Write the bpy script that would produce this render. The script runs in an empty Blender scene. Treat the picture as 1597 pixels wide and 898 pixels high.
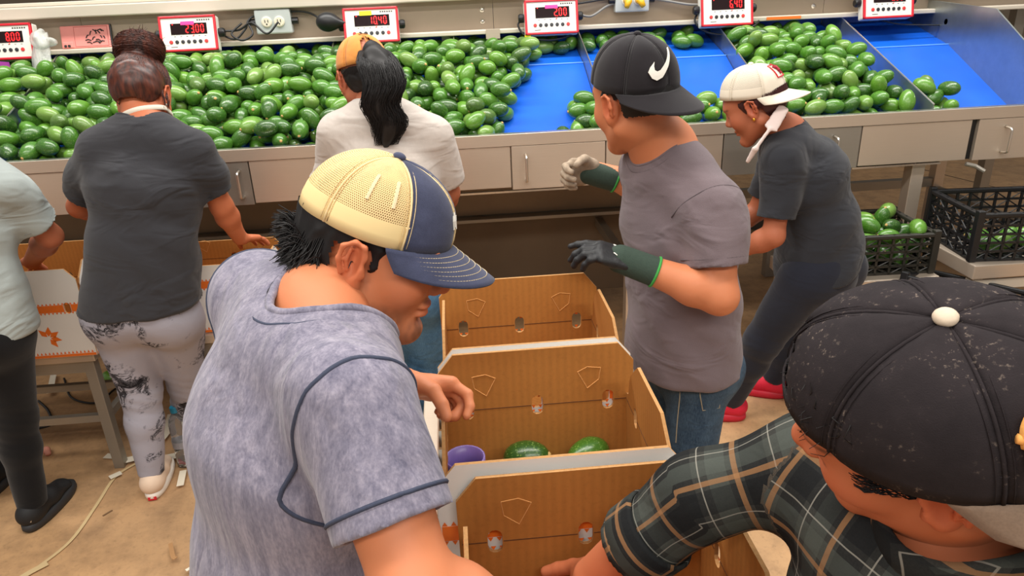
import bpy, bmesh, math, random
import numpy as np
import openvdb
from mathutils import Vector, Matrix
from mathutils.bvhtree import BVHTree

random.seed(7)
rng = np.random.default_rng(11)
scene = bpy.context.scene
COL = scene.collection

# ------------------------------------------------------------------ camera
FPX, CAM_H = 1130.0, 1.75
PITCH, YAW, ROLL = math.radians(22.7), math.radians(4.0), math.radians(2.46)
_R0 = np.array([math.cos(YAW), -math.sin(YAW), 0.0])
_F0 = np.array([math.sin(YAW), math.cos(YAW), 0.0])
_Z = np.array([0, 0, 1.0])
CF = _F0 * math.cos(PITCH) - _Z * math.sin(PITCH)
_U = _F0 * math.sin(PITCH) + _Z * math.cos(PITCH)
CR = _R0 * math.cos(ROLL) - _U * math.sin(ROLL)
CU = _U * math.cos(ROLL) + _R0 * math.sin(ROLL)
CC = np.array([0, 0, CAM_H])
cam_data = bpy.data.cameras.new('camera')
cam = bpy.data.objects.new('camera', cam_data)
COL.objects.link(cam)
m = Matrix((tuple(CR), tuple(CU), tuple(-CF))).transposed().to_4x4()
m.translation = Vector(CC)
cam.matrix_world = m
cam_data.sensor_width = 36.0
cam_data.lens = FPX / 1597.0 * 36.0
cam_data.clip_start = 0.05
scene.camera = cam

def _ray(x, y):
    return CF + CR * (x - 798.5) / FPX - CU * (y - 449.0) / FPX
def at(x, y, Y):
    d = _ray(x, y); return CC + d * (Y / d[1])
def atd(x, y, dist):
    return CC + _ray(x, y) * dist
def atz(x, y, z):
    d = _ray(x, y); return CC + d * ((z - CAM_H) / d[2])

# ------------------------------------------------------------------ light
world = bpy.data.worlds.new('world'); scene.world = world
world.use_nodes = True
bg = world.node_tree.nodes['Background']
bg.inputs[0].default_value = (1.0, 0.97, 0.93, 1)
bg.inputs[1].default_value = 0.36
def area(name, loc, size, power, col=(1, 0.97, 0.92), rot=(0, 0, 0)):
    l = bpy.data.lights.new(name, 'AREA'); l.shape = 'RECTANGLE'
    l.size, l.size_y = size; l.energy = power; l.color = col
    o = bpy.data.objects.new(name, l); COL.objects.link(o)
    o.location = loc; o.rotation_euler = rot
    return o
area('ceiling_lamp_over_trough', (0.4, 3.2, 3.4), (6.0, 0.30), 170)
area('ceiling_lamp_over_aisle', (-0.6, 0.9, 3.8), (5.0, 0.40), 120, (1, 0.95, 0.88))
area('ceiling_lamp_behind', (0.6, -1.6, 3.6), (5.0, 0.40), 150, (1, 0.95, 0.88))
vs = scene.view_settings
vs.view_transform = 'Standard'; vs.look = 'None'; vs.exposure = 0.0; vs.gamma = 1.0
vs.use_curve_mapping = False

# ------------------------------------------------------------------ materials
def lin(c):
    return tuple((v / 255.0 / 12.92) if v / 255.0 <= 0.04045 else ((v / 255.0 + 0.055) / 1.055) ** 2.4 for v in c) + (1.0,)
MATS = {}
class NT:
    def __init__(s, name):
        s.m = bpy.data.materials.new(name); s.m.use_nodes = True
        s.t = s.m.node_tree; s.b = s.t.nodes['Principled BSDF']; s.out = s.t.nodes['Material Output']
        MATS[name] = s.m
    def n(s, typ, **kw):
        nd = s.t.nodes.new(typ)
        for k, v in kw.items():
            if k.startswith('i_'): nd.inputs[k[2:].replace('_', ' ')].default_value = v
            else: setattr(nd, k, v)
        return nd
    def l(s, a, b): s.t.links.new(a, b)
    def math(s, op, a, b=None, c=None, clamp=False):
        nd = s.t.nodes.new('ShaderNodeMath'); nd.operation = op; nd.use_clamp = clamp
        for i, v in enumerate((a, b, c)):
            if v is None: continue
            if isinstance(v, (int, float)): nd.inputs[i].default_value = v
            else: s.l(v, nd.inputs[i])
        return nd.outputs[0]
    def mix(s, f, a, b, blend='MIX'):
        nd = s.t.nodes.new('ShaderNodeMix'); nd.data_type = 'RGBA'; nd.blend_type = blend
        for i, v in ((0, f), (6, a), (7, b)):
            if isinstance(v, (int, float)): nd.inputs[i].default_value = v
            elif isinstance(v, tuple): nd.inputs[i].default_value = v
            else: s.l(v, nd.inputs[i])
        return nd.outputs[2]
    def ramp(s, f, stops, interp='LINEAR'):
        nd = s.t.nodes.new('ShaderNodeValToRGB'); cr = nd.color_ramp; cr.interpolation = interp
        while len(cr.elements) < len(stops): cr.elements.new(0.5)
        for e, (p, c) in zip(cr.elements, stops):
            e.position = p; e.color = c if isinstance(c, tuple) else (c, c, c, 1)
        s.l(f, nd.inputs[0]); return nd.outputs[0]
    def coord(s, kind='Object', scale=(1, 1, 1), rot=(0, 0, 0)):
        tc = s.t.nodes.new('ShaderNodeTexCoord'); mp = s.t.nodes.new('ShaderNodeMapping')
        mp.inputs['Scale'].default_value = scale; mp.inputs['Rotation'].default_value = rot
        s.l(tc.outputs[kind], mp.inputs[0]); return mp.outputs[0]
    def noise(s, vec, scale, detail=3, rough=0.55, dist=0.0):
        nd = s.n('ShaderNodeTexNoise'); nd.inputs['Scale'].default_value = scale
        nd.inputs['Detail'].default_value = detail; nd.inputs['Roughness'].default_value = rough
        nd.inputs['Distortion'].default_value = dist
        if vec is not None: s.l(vec, nd.inputs['Vector'])
        return nd.outputs[0]
    def bump(s, h, strength=0.3, dist=0.002):
        nd = s.n('ShaderNodeBump'); nd.inputs['Strength'].default_value = strength
        nd.inputs['Distance'].default_value = dist; s.l(h, nd.inputs['Height'])
        s.l(nd.outputs[0], s.b.inputs['Normal'])
    def attr(s, name):
        nd = s.n('ShaderNodeAttribute'); nd.attribute_name = name; return nd
    def base(s, v):
        if isinstance(v, tuple): s.b.inputs['Base Color'].default_value = v
        else: s.l(v, s.b.inputs['Base Color'])
    def set(s, rough=0.5, metal=0.0, spec=0.5):
        s.b.inputs['Roughness'].default_value = rough; s.b.inputs['Metallic'].default_value = metal
        s.b.inputs['Specular IOR Level'].default_value = spec

def simple(name, c, rough=0.5, metal=0.0, var=0.0, vscale=20, bump=0.0, bscale=80, bdist=0.002, spec=0.5, emit=0):
    N = NT(name); N.set(rough, metal, spec)
    c = lin(c)
    if var:
        nz = N.noise(N.coord(), vscale, 4)
        N.base(N.mix(nz, tuple(v * (1 - var) for v in c[:3]) + (1,), tuple(min(1, v * (1 + var)) for v in c[:3]) + (1,)))
    else: N.base(c)
    if bump: N.bump(N.noise(N.coord(), bscale, 3), bump, bdist)
    if emit:
        N.b.inputs['Emission Color'].default_value = c; N.b.inputs['Emission Strength'].default_value = emit
    return N.m

def brushed(name, c, rough, axis_scale=(1, 60, 60), var=0.12, metal=1.0):
    N = NT(name); N.set(rough, metal)
    c = lin(c)
    v = N.coord('Object', axis_scale)
    n1 = N.noise(v, 8, 3); n2 = N.noise(N.coord(), 2.2, 3)
    f = N.math('ADD', N.math('MULTIPLY', n1, 0.5), N.math('MULTIPLY', n2, 0.5))
    N.base(N.mix(f, tuple(x * (1 - var) for x in c[:3]) + (1,), tuple(min(1, x * (1 + var)) for x in c[:3]) + (1,)))
    N.l(N.math('MULTIPLY_ADD', n2, 0.25, rough - 0.1), N.b.inputs['Roughness'])
    N.bump(n1, 0.05, 0.001)
    return N.m
M_STEEL = brushed('brushed_steel', (206, 190, 172), 0.42, metal=.55)
M_STEEL_D = brushed('dull_steel', (160, 154, 144), 0.42, metal=.6)
M_STEELP = simple('painted_steel_beam', (206, 196, 180), 0.45, 0.1, var=0.08, vscale=5)
M_LIP = brushed('polished_steel_lip', (222, 218, 210), 0.28)
M_WALLSTEEL = brushed('scuffed_divider_steel', (176, 184, 182), 0.30, (3, 3, 3), 0.25, metal=.9)
M_BLUE = NT('blue_belt')
M_BLUE.set(0.34, 0, 0.5)
_n = M_BLUE.noise(M_BLUE.coord(), 3.5, 4)
M_BLUE.base(M_BLUE.mix(_n, lin((10, 78, 190)), lin((22, 104, 226)))); M_BLUE = M_BLUE.m
M_WHITEPL = simple('white_plastic', (226, 222, 212), 0.4)
M_REDPL = simple('red_plastic', (206, 28, 44), 0.35)
M_BLACKPL = simple('black_plastic', (22, 22, 24), 0.4)
M_CABLE = simple('black_cable', (24, 24, 26), 0.5)
M_CABLEG = simple('grey_cable', (120, 118, 114), 0.5)
M_LED = simple('red_led', (255, 26, 30), 0.4, emit=2.6)
M_LEDOFF = simple('dark_display_glass', (26, 8, 10), 0.12)
M_BTN = simple('dark_button', (40, 40, 44), 0.4)
M_BTNR = simple('red_button', (214, 52, 50), 0.4)
M_PINKNOTE = simple('pink_note', (246, 60, 150), 0.6)
M_YELNOTE = simple('yellow_note', (236, 226, 30), 0.6)
M_ORNOTE = simple('orange_tape', (236, 120, 44), 0.5)
M_INK = simple('black_ink', (36, 34, 34), 0.6)
M_OUTLET = simple('grey_outlet_box', (182, 188, 186), 0.45)
M_IVORY = simple('ivory_socket', (226, 218, 196), 0.4)
M_YELPLUG = simple('yellow_plug', (216, 166, 20), 0.4)
M_PINKCASE = simple('pink_phone_case', (222, 138, 130), 0.35, var=0.06)
M_PURPLE = simple('purple_cloth', (116, 20, 110), 0.8, var=0.2, bump=0.3, bscale=40)
M_NAVYCL = simple('navy_cloth', (34, 34, 52), 0.85, var=0.2)

def floor_mat():
    N = NT('worn_concrete'); N.set(0.7)
    v = N.coord()
    n1 = N.noise(v, 1.1, 5, 0.6); n2 = N.noise(v, 9, 5, 0.65); n3 = N.noise(v, 60, 3)
    c = N.mix(N.ramp(n1, [(0.3, 0.0), (0.7, 1.0)]), lin((205, 160, 112)), lin((178, 142, 104)))
    c = N.mix(N.math('MULTIPLY', N.ramp(n2, [(0.42, 0.0), (0.75, 1.0)]), 0.6), c, lin((120, 92, 66)))
    c = N.mix(N.math('MULTIPLY', N.ramp(n3, [(0.55, 0.0), (0.8, 1.0)]), 0.35), c, lin((100, 76, 54)))
    N.base(c); N.bump(N.math('ADD', n2, N.math('MULTIPLY', n3, 0.5)), 0.25, 0.004)
    return N.m
M_FLOOR = floor_mat()

def card_mat(name, c1, c2, vertical=True):
    N = NT(name); N.set(0.85, 0, 0.2)
    v = N.coord('Object')
    w = N.n('ShaderNodeTexWave', wave_type='BANDS', bands_direction='DIAGONAL')
    w.inputs['Scale'].default_value = 42; w.inputs['Distortion'].default_value = 0.6
    mp = N.n('ShaderNodeMapping'); mp.inputs['Scale'].default_value = (1, 1, 0.0)
    N.l(v, mp.inputs[0]); N.l(mp.outputs[0], w.inputs['Vector'])
    n1 = N.noise(v, 6, 4); n2 = N.noise(v, 140, 2)
    c = N.mix(n1, lin(c1), lin(c2))
    c = N.mix(N.math('MULTIPLY', w.outputs[1], 0.16), c, tuple(x * 0.45 for x in lin(c1)[:3]) + (1,))
    c = N.mix(N.math('MULTIPLY', N.ramp(n2, [(0.5, 0.0), (0.8, 1.0)]), 0.15), c, lin((96, 58, 26)))
    N.base(c); N.bump(w.outputs[1], 0.12, 0.001)
    return N.m
M_CARD = card_mat('brown_corrugated_card', (188, 128, 64), (168, 108, 50))
M_CARDEDGE = simple('card_cut_edge', (176, 130, 80), 0.9, var=0.35, vscale=160)
M_CARDWHITE = simple('white_printed_card', (232, 228, 222), 0.55, var=0.03, vscale=8)
M_CARDORANGE = simple('orange_print', (238, 116, 30), 0.6, var=0.08, vscale=60)
M_CUT = simple('die_cut_line', (206, 146, 84), 0.9)
M_CUTD = simple('die_cut_shadow_side', (96, 58, 26), 0.9)

def avo_mat(name, island):
    N = NT(name); N.set(0.30, 0, 0.55)
    if island: r = N.n('ShaderNodeNewGeometry').outputs['Random Per Island']
    else: r = N.n('ShaderNodeObjectInfo').outputs['Random']
    c = N.ramp(r, [(0.0, lin((38, 72, 24))), (0.2, lin((58, 106, 30))), (0.5, lin((80, 136, 38))),
                   (0.75, lin((104, 156, 46))), (0.92, lin((128, 164, 76))), (1.0, lin((46, 78, 34)))])
    v = N.coord('Object')
    n1 = N.noise(v, 16, 3); n2 = N.noise(v, 240, 2)
    c = N.mix(N.math('MULTIPLY', n1, 0.55), c, lin((36, 72, 26)))
    c = N.mix(N.math('MULTIPLY', N.ramp(n2, [(0.58, 0.0), (0.7, 1.0)]), 0.5), c, lin((150, 186, 96)))
    N.base(c)
    N.bump(N.noise(v, 130, 2), 0.35, 0.0012)
    N.b.inputs['Coat Weight'].default_value = 0.25; N.b.inputs['Coat Roughness'].default_value = 0.25
    return N.m
M_AVO = avo_mat('avocado_skin', False)
M_AVOI = avo_mat('avocado_skin_mixed', True)
M_STEM = simple('avocado_stem_scar', (196, 160, 98), 0.8)

def fabric(name, c, var=0.12, vscale=(14, 14, 14), bump=0.25, weave=700, rough=0.9, wr=0.0, fs=(4.5, 4.5, 11)):
    N = NT(name); N.set(rough, 0, 0.15)
    c = lin(c)
    n1 = N.noise(N.coord('Object', vscale), 1.0, 4, 0.6)
    n2 = N.noise(N.coord(), weave, 2)
    f = N.math('ADD', N.math('MULTIPLY', n1, 0.65), N.math('MULTIPLY', n2, 0.35))
    N.base(N.mix(N.ramp(f, [(0.3, 0.0), (0.7, 1.0)]), tuple(x * (1 - var) for x in c[:3]) + (1,), tuple(min(1, x * (1 + var)) for x in c[:3]) + (1,)))
    q = N.math('SUBTRACT', N.noise(N.coord('Object', fs), 1.0, 2, 0.4, 1.4), 0.5)
    q = N.math('SQRT', N.math('ADD', N.math('MULTIPLY', q, q), 0.006))
    h = N.math('ADD', N.math('MULTIPLY', q, 1.0), N.math('MULTIPLY', n2, 0.03))
    N.bump(h, min(1.0, bump * 2.0), 0.045)
    N.b.inputs['Sheen Weight'].default_value = 0.15
    return N.m
# ------------------------------------------------------------------ geometry helpers
def mesh_obj(name, verts, faces, mats, parent=None, smooth=False, fmat=None):
    me = bpy.data.meshes.new(name)
    me.from_pydata([tuple(map(float, v)) for v in verts], [], [tuple(map(int, f)) for f in faces])
    for mm in (mats if isinstance(mats, (list, tuple)) else [mats]): me.materials.append(mm)
    if fmat is not None: me.polygons.foreach_set('material_index', np.array(fmat, dtype=np.int32))
    if smooth: me.polygons.foreach_set('use_smooth', np.ones(len(me.polygons), dtype=bool))
    me.update()
    o = bpy.data.objects.new(name, me); COL.objects.link(o)
    if parent is not None: o.parent = parent
    return o
def arr_obj(name, V, Q, mat, parent=None, smooth=True):
    me = bpy.data.meshes.new(name)
    nf, k = Q.shape
    me.vertices.add(len(V)); me.vertices.foreach_set('co', V.astype(np.float32).ravel())
    me.loops.add(nf * k); me.loops.foreach_set('vertex_index', Q.astype(np.int32).ravel())
    me.polygons.add(nf); me.polygons.foreach_set('loop_start', np.arange(0, nf * k, k, dtype=np.int32))
    me.polygons.foreach_set('use_smooth', np.ones(nf, dtype=bool) if smooth else np.zeros(nf, dtype=bool))
    me.update(calc_edges=True); me.validate()
    me.materials.append(mat)
    o = bpy.data.objects.new(name, me); COL.objects.link(o)
    if parent is not None: o.parent = parent
    return o
def empty(name, loc=(0, 0, 0)):
    o = bpy.data.objects.new(name, None); COL.objects.link(o); o.location = tuple(map(float, loc))
    o.empty_display_size = 0.1
    return o
def tag(o, label, cat, group=None):
    o['label'] = label; o['category'] = cat
    if group: o['group'] = group
    return o
def keep(o, parent):
    """parent without moving: geometry is authored in world space, the root sits at the thing's base"""
    o.parent = parent
    o.matrix_parent_inverse = Matrix.Translation(-Vector(world_loc(parent)))
    return o
def world_loc(o):
    v = Vector(o.location)
    if o.parent is not None: v = v + o.matrix_parent_inverse.translation + world_loc(o.parent)
    return v
def unit(v):
    v = np.asarray(v, float); return v / np.linalg.norm(v)
class MB:
    def __init__(s): s.v = []; s.f = []; s.m = []
    def add(s, vs, fs, mi=0):
        b = len(s.v); s.v += [tuple(map(float, v)) for v in vs]; s.f += [tuple(i + b for i in f) for f in fs]; s.m += [mi] * len(fs)
        return s
    def box(s, x0, x1, y0, y1, z0, z1, mi=0, bev=0.0):
        if bev <= 0:
            vs = [(x, y, z) for z in (z0, z1) for y in (y0, y1) for x in (x0, x1)]
            fs = [(0, 2, 3, 1), (4, 5, 7, 6), (0, 1, 5, 4), (2, 6, 7, 3), (0, 4, 6, 2), (1, 3, 7, 5)]
            return s.add(vs, fs, mi)
        bm = bmesh.new(); bmesh.ops.create_cube(bm, size=1)
        for v in bm.verts:
            v.co = Vector(((x0 + x1) / 2 + v.co.x * (x1 - x0), (y0 + y1) / 2 + v.co.y * (y1 - y0), (z0 + z1) / 2 + v.co.z * (z1 - z0)))
        bmesh.ops.bevel(bm, geom=bm.edges[:], offset=bev, segments=2, affect='EDGES', profile=0.5)
        bm.verts.index_update()
        s.add([v.co[:] for v in bm.verts], [[v.index for v in f.verts] for f in bm.faces], mi); bm.free(); return s
    def obox(s, c, ax, ay, az, hx, hy, hz, mi=0):
        c, ax, ay, az = map(lambda q: np.asarray(q, float), (c, ax, ay, az))
        vs = [c + ax * hx * i + ay * hy * j + az * hz * k for k in (-1, 1) for j in (-1, 1) for i in (-1, 1)]
        return s.add(vs, [(0, 2, 3, 1), (4, 5, 7, 6), (0, 1, 5, 4), (2, 6, 7, 3), (0, 4, 6, 2), (1, 3, 7, 5)], mi)
    def tube(s, pts, r, n=8, mi=0, cap=True, closed=False):
        pts = [np.asarray(p, float) for p in pts]
        rs = r if isinstance(r, (list, tuple, np.ndarray)) else [r] * len(pts)
        vs = []; fs = []
        t0 = unit(pts[1] - pts[0]); up = np.array([0, 0, 1.0]) if abs(t0[2]) < 0.9 else np.array([1.0, 0, 0])
        a = unit(np.cross(t0, up)); L = len(pts)
        for i, p in enumerate(pts):
            if closed: t = unit(pts[(i + 1) % L] - pts[i - 1])
            else: t = unit(pts[min(i + 1, L - 1)] - pts[max(i - 1, 0)])
            a = a - t * np.dot(a, t); a = unit(a); b = np.cross(t, a)
            for k in range(n):
                th = 2 * math.pi * k / n; vs.append(p + (a * math.cos(th) + b * math.sin(th)) * rs[i])
        for i in range(L if closed else L - 1):
            for k in range(n):
                j = (i + 1) % L
                fs.append((i * n + k, i * n + (k + 1) % n, j * n + (k + 1) % n, j * n + k))
        if cap and not closed:
            fs.append(tuple(range(n - 1, -1, -1))); fs.append(tuple((L - 1) * n + k for k in range(n)))
        return s.add(vs, fs, mi)
    def prism(s, poly, z0, z1, M=None, mi=0):
        n = len(poly); vs = [(x, y, z0) for x, y in poly] + [(x, y, z1) for x, y in poly]
        fs = [tuple(range(n - 1, -1, -1)), tuple(range(n, 2 * n))] + [(i, (i + 1) % n, n + (i + 1) % n, n + i) for i in range(n)]
        if M is not None: vs = [tuple(M @ Vector(v)) for v in vs]
        return s.add(vs, fs, mi)
    def lathe(s, prof, c=(0, 0, 0), n=20, mi=0, M=None):
        vs = []; fs = []
        for r, z in prof:
            for k in range(n):
                th = 2 * math.pi * k / n; v = (r * math.cos(th), r * math.sin(th), z)
                if M is not None: v = tuple(M @ Vector(v))
                vs.append((v[0] + c[0], v[1] + c[1], v[2] + c[2]))
        for i in range(len(prof) - 1):
            for k in range(n): fs.append((i * n + k, i * n + (k + 1) % n, (i + 1) * n + (k + 1) % n, (i + 1) * n + k))
        fs.append(tuple(range(n - 1, -1, -1))); fs.append(tuple((len(prof) - 1) * n + k for k in range(n)))
        return s.add(vs, fs, mi)
    def build(s, name, mats, parent=None, smooth=False):
        o = mesh_obj(name, s.v, s.f, mats, None, smooth, s.m)
        if parent is not None: keep(o, parent)
        return o
def spline(pts, n=8):
    """Catmull-Rom through points"""
    P = [np.asarray(p, float) for p in pts]; P = [2 * P[0] - P[1]] + P + [2 * P[-1] - P[-2]]
    out = []
    for i in range(1, len(P) - 2):
        for k in range(n):
            t = k / n
            out.append(0.5 * (2 * P[i] + (P[i + 1] - P[i - 1]) * t + (2 * P[i - 1] - 5 * P[i] + 4 * P[i + 1] - P[i + 2]) * t * t + (3 * P[i] - P[i - 1] - 3 * P[i + 1] + P[i + 2]) * t ** 3))
    out.append(P[-2]); return out
def shade_auto(o, ang=40):
    me = o.data
    me.polygons.foreach_set('use_smooth', np.ones(len(me.polygons), dtype=bool))
    me.set_sharp_from_angle(angle=math.radians(ang))
    return o
def copy_tree(o, parent=None):
    c = o.copy(); COL.objects.link(c)
    if parent is not None: c.parent = parent
    for ch in o.children: copy_tree(ch, c)
    return c

# ------------------------------------------------------------------ implicit surfaces
class Prim:
    k = 0.02; op = 'u'
class RC(Prim):
    def __init__(s, a, b, ra, rb=None, k=0.02, op='u'):
        s.a = np.asarray(a, float); s.b = np.asarray(b, float); s.ra = ra; s.rb = ra if rb is None else rb; s.k = k; s.op = op
    def bbox(s):
        r = max(s.ra, s.rb); return np.minimum(s.a, s.b) - r, np.maximum(s.a, s.b) + r
    def d(s, x, y, z):
        ab = s.b - s.a; L2 = max(ab @ ab, 1e-12)
        qx, qy, qz = x - s.a[0], y - s.a[1], z - s.a[2]
        t = np.clip((qx * ab[0] + qy * ab[1] + qz * ab[2]) / L2, 0, 1)
        return np.sqrt((qx - t * ab[0]) ** 2 + (qy - t * ab[1]) ** 2 + (qz - t * ab[2]) ** 2) - (s.ra + (s.rb - s.ra) * t)
class ELL(Prim):
    def __init__(s, c, r, R=None, k=0.02, op='u'):
        s.c = np.asarray(c, float); s.r = np.asarray(r, float); s.R = np.eye(3) if R is None else np.asarray(R, float); s.k = k; s.op = op
    def bbox(s):
        m_ = np.abs(s.R) @ s.r; return s.c - m_, s.c + m_
    def d(s, x, y, z):
        qx, qy, qz = x - s.c[0], y - s.c[1], z - s.c[2]
        u = [qx * s.R[0, i] + qy * s.R[1, i] + qz * s.R[2, i] for i in range(3)]
        k0 = np.sqrt(sum((u[i] / s.r[i]) ** 2 for i in range(3))); k1 = np.sqrt(sum((u[i] / s.r[i] ** 2) ** 2 for i in range(3)))
        return k0 * (k0 - 1) / np.maximum(k1, 1e-6)
class EC(Prim):
    """capsule with elliptical section: lateral direction u, radii (ru, rv) at each end"""
    def __init__(s, a, b, u, ra, rb, k=0.03, op='u', rw=None):
        s.a = np.asarray(a, float); s.b = np.asarray(b, float); s.ra = ra; s.rb = rb; s.k = k; s.op = op
        w = unit(s.b - s.a); u = np.asarray(u, float); u = unit(u - w * (u @ w)); s.u, s.w, s.v = u, w, np.cross(w, u)
        s.rw = rw
    def bbox(s):
        r = max(*s.ra, *s.rb); return np.minimum(s.a, s.b) - r, np.maximum(s.a, s.b) + r
    def d(s, x, y, z):
        L = np.linalg.norm(s.b - s.a)
        qx, qy, qz = x - s.a[0], y - s.a[1], z - s.a[2]
        dot = lambda v: qx * v[0] + qy * v[1] + qz * v[2]
        h = dot(s.w); t = np.clip(h / L, 0, 1); hw = h - t * L
        ru = s.ra[0] + (s.rb[0] - s.ra[0]) * t; rv = s.ra[1] + (s.rb[1] - s.ra[1]) * t
        rw = np.minimum(ru, rv) if s.rw is None else s.rw
        qu, qv = dot(s.u), dot(s.v)
        k0 = np.sqrt((qu / ru) ** 2 + (qv / rv) ** 2 + (hw / rw) ** 2)
        k1 = np.sqrt((qu / ru ** 2) ** 2 + (qv / rv ** 2) ** 2 + (hw / rw ** 2) ** 2)
        return k0 * (k0 - 1) / np.maximum(k1, 1e-6)
class CUT(Prim):
    """primitive cut by a plane: keeps the side opposite to n"""
    def __init__(s, p, c, n):
        s.p = p; s.c = np.asarray(c, float); s.n = unit(n); s.k = p.k; s.op = p.op
    def bbox(s): return s.p.bbox()
    def d(s, x, y, z):
        return np.maximum(s.p.d(x, y, z), (x - s.c[0]) * s.n[0] + (y - s.c[1]) * s.n[1] + (z - s.c[2]) * s.n[2])
def blend(d, p, lo, hi, res, x, y, z):
    pad = p.k + 3 * res
    a, b = p.bbox(); a = a - pad; b = b + pad
    i0 = np.maximum(np.floor((a - lo) / res).astype(int), 0); i1 = np.minimum(np.ceil((b - lo) / res).astype(int) + 1, d.shape)
    if np.any(i1 <= i0): return
    sl = tuple(slice(i0[i], i1[i]) for i in range(3))
    D = p.d(x[sl[0], None, None], y[None, sl[1], None], z[None, None, sl[2]])
    A = d[sl]; k = max(p.k, 1e-6)
    if p.op == 'u':
        h = np.maximum(k - np.abs(A - D), 0) / k; d[sl] = np.minimum(A, D) - h * h * k * 0.25
    elif p.op == 's':
        D = -D; h = np.maximum(k - np.abs(A - D), 0) / k; d[sl] = np.maximum(A, D) + h * h * k * 0.25
def sdf_mesh(prims, res, lo=None, hi=None):
    us = [p for p in prims if p.op == 'u']
    if lo is None:
        lo = np.min([p.bbox()[0] for p in us], axis=0) - 4 * res; hi = np.max([p.bbox()[1] for p in us], axis=0) + 4 * res
    n = np.ceil((hi - lo) / res).astype(int) + 1
    d = np.full(n, 0.2, dtype=np.float32)
    x, y, z = [(lo[i] + res * np.arange(n[i])).astype(np.float32) for i in range(3)]
    for p in prims: blend(d, p, lo, hi, res, x, y, z)
    bw = 3 * res
    np.clip(d, -bw, bw, out=d)
    g = openvdb.FloatGrid(bw); g.copyFromArray(d, tolerance=0.0)
    V, Q = g.convertToQuads(isovalue=0.0)
    V = np.asarray(V, float) * res + lo
    return V, np.asarray(Q)[:, ::-1].astype(int)
def vnormals(V, Q):
    a, b, c, d = (V[Q[:, i]] for i in range(4))
    fn = np.cross(c - a, d - b); N = np.zeros_like(V)
    for i in range(4): np.add.at(N, Q[:, i], fn)
    return N / np.maximum(np.linalg.norm(N, axis=1, keepdims=True), 1e-9)
def vnoise(P, scale, seed, aniso=(1, 1, 1), n=9):
    r = np.random.default_rng(seed); P = P * np.asarray(aniso); out = np.zeros(len(P))
    for i in range(n):
        w = unit(r.normal(size=3)) * scale * (0.6 + r.random() * 1.1); out += np.sin(P @ w + r.random() * 6.283)
    return out / math.sqrt(n)
def folds(P, seed, freq, direction, amp, warp=0.05):
    """ridged cloth folds running across 'direction'"""
    d = unit(direction); ph = P @ d + warp * vnoise(P, 9, seed)
    s = np.sin(ph * freq + seed); e = np.sin(ph * freq * 0.53 + seed * 1.7)
    mask = np.clip(0.5 + 0.8 * vnoise(P, 8, seed + 5), 0, 1)
    return amp * mask * (np.abs(s) ** 0.7 * np.sign(s) * 0.6 + e * 0.4)
def merge(parts):
    Vs, Qs, b = [], [], 0
    for V, Q in parts: Vs.append(V); Qs.append(Q + b); b += len(V)
    return np.vstack(Vs), np.vstack(Qs)
def color_attr(o, C, name='Col'):
    a = o.data.color_attributes.new(name, 'FLOAT_COLOR', 'POINT')
    C4 = np.ones((len(C), 4), np.float32); C4[:, :3] = C; a.data.foreach_set('color', C4.ravel())
def vec_attr(o, U, name='uvp'):
    a = o.data.attributes.new(name, 'FLOAT_VECTOR', 'POINT')
    U3 = np.zeros((len(U), 3), np.float32); U3[:, :U.shape[1]] = U; a.data.foreach_set('vector', U3.ravel())
def bvh(V, Q): return BVHTree.FromPolygons([tuple(v) for v in V], [tuple(q) for q in Q])
def ring_on(tree, c, axis, n=40, reach=0.3, off=0.0, a0=None, inner=False, span=(0, 2 * math.pi)):
    c = np.asarray(c, float); w = unit(axis); a = np.array([0, 0, 1.0]) if abs(w[2]) < 0.9 else np.array([1.0, 0, 0])
    if a0 is not None: a = np.asarray(a0, float)
    a = unit(a - w * (a @ w)); b = np.cross(w, a); out = []
    full = abs(span[1] - span[0] - 2 * math.pi) < 1e-6
    for i in range(n):
        th = span[0] + (span[1] - span[0]) * i / (n if full else n - 1); d = a * math.cos(th) + b * math.sin(th)
        if inner: h = tree.ray_cast(Vector(c), Vector(d), reach)
        else: h = tree.ray_cast(Vector(c + d * reach), Vector(-d), reach)
        if h[0] is None: continue
        out.append(np.array(h[0]) + d * off)
    return out
def smooth_loop(pts, it=2):
    P = np.array(pts)
    for _ in range(it): P = (np.roll(P, 1, 0) + 2 * P + np.roll(P, -1, 0)) / 4
    return list(P)
# ------------------------------------------------------------------ floor
def structure(o): o['kind'] = 'structure'; return o
fl = MB().box(-6, 8, -3, 9, -0.05, 0.0).build('floor', M_FLOOR); structure(fl)
M_JOINT = simple('floor_joint_dark', (84, 66, 50), 0.9)
for i, (a, b) in enumerate([((1.2, 9.0), (2.9, 3.3)), ((3.6, 9.0), (5.2, 3.3)), ((-6, 4.9), (8, 4.9))]):
    a = np.array(a); b = np.array(b); d = unit(b - a); nrm = np.array([-d[1], d[0]]) * 0.008
    vs = [(*(a + nrm), .0008), (*(a - nrm), .0008), (*(b - nrm), .0008), (*(b + nrm), .0008)]
    j = mesh_obj('floor_joint', vs, [(0, 1, 2, 3)], M_JOINT); j.parent = fl
wb = MB().box(-6, 8, 8.9, 9.0, 0, 4.0).build('wall_back', simple('back_wall_paint', (120, 108, 92), 0.8, var=0.1, vscale=2)); structure(wb)

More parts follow.
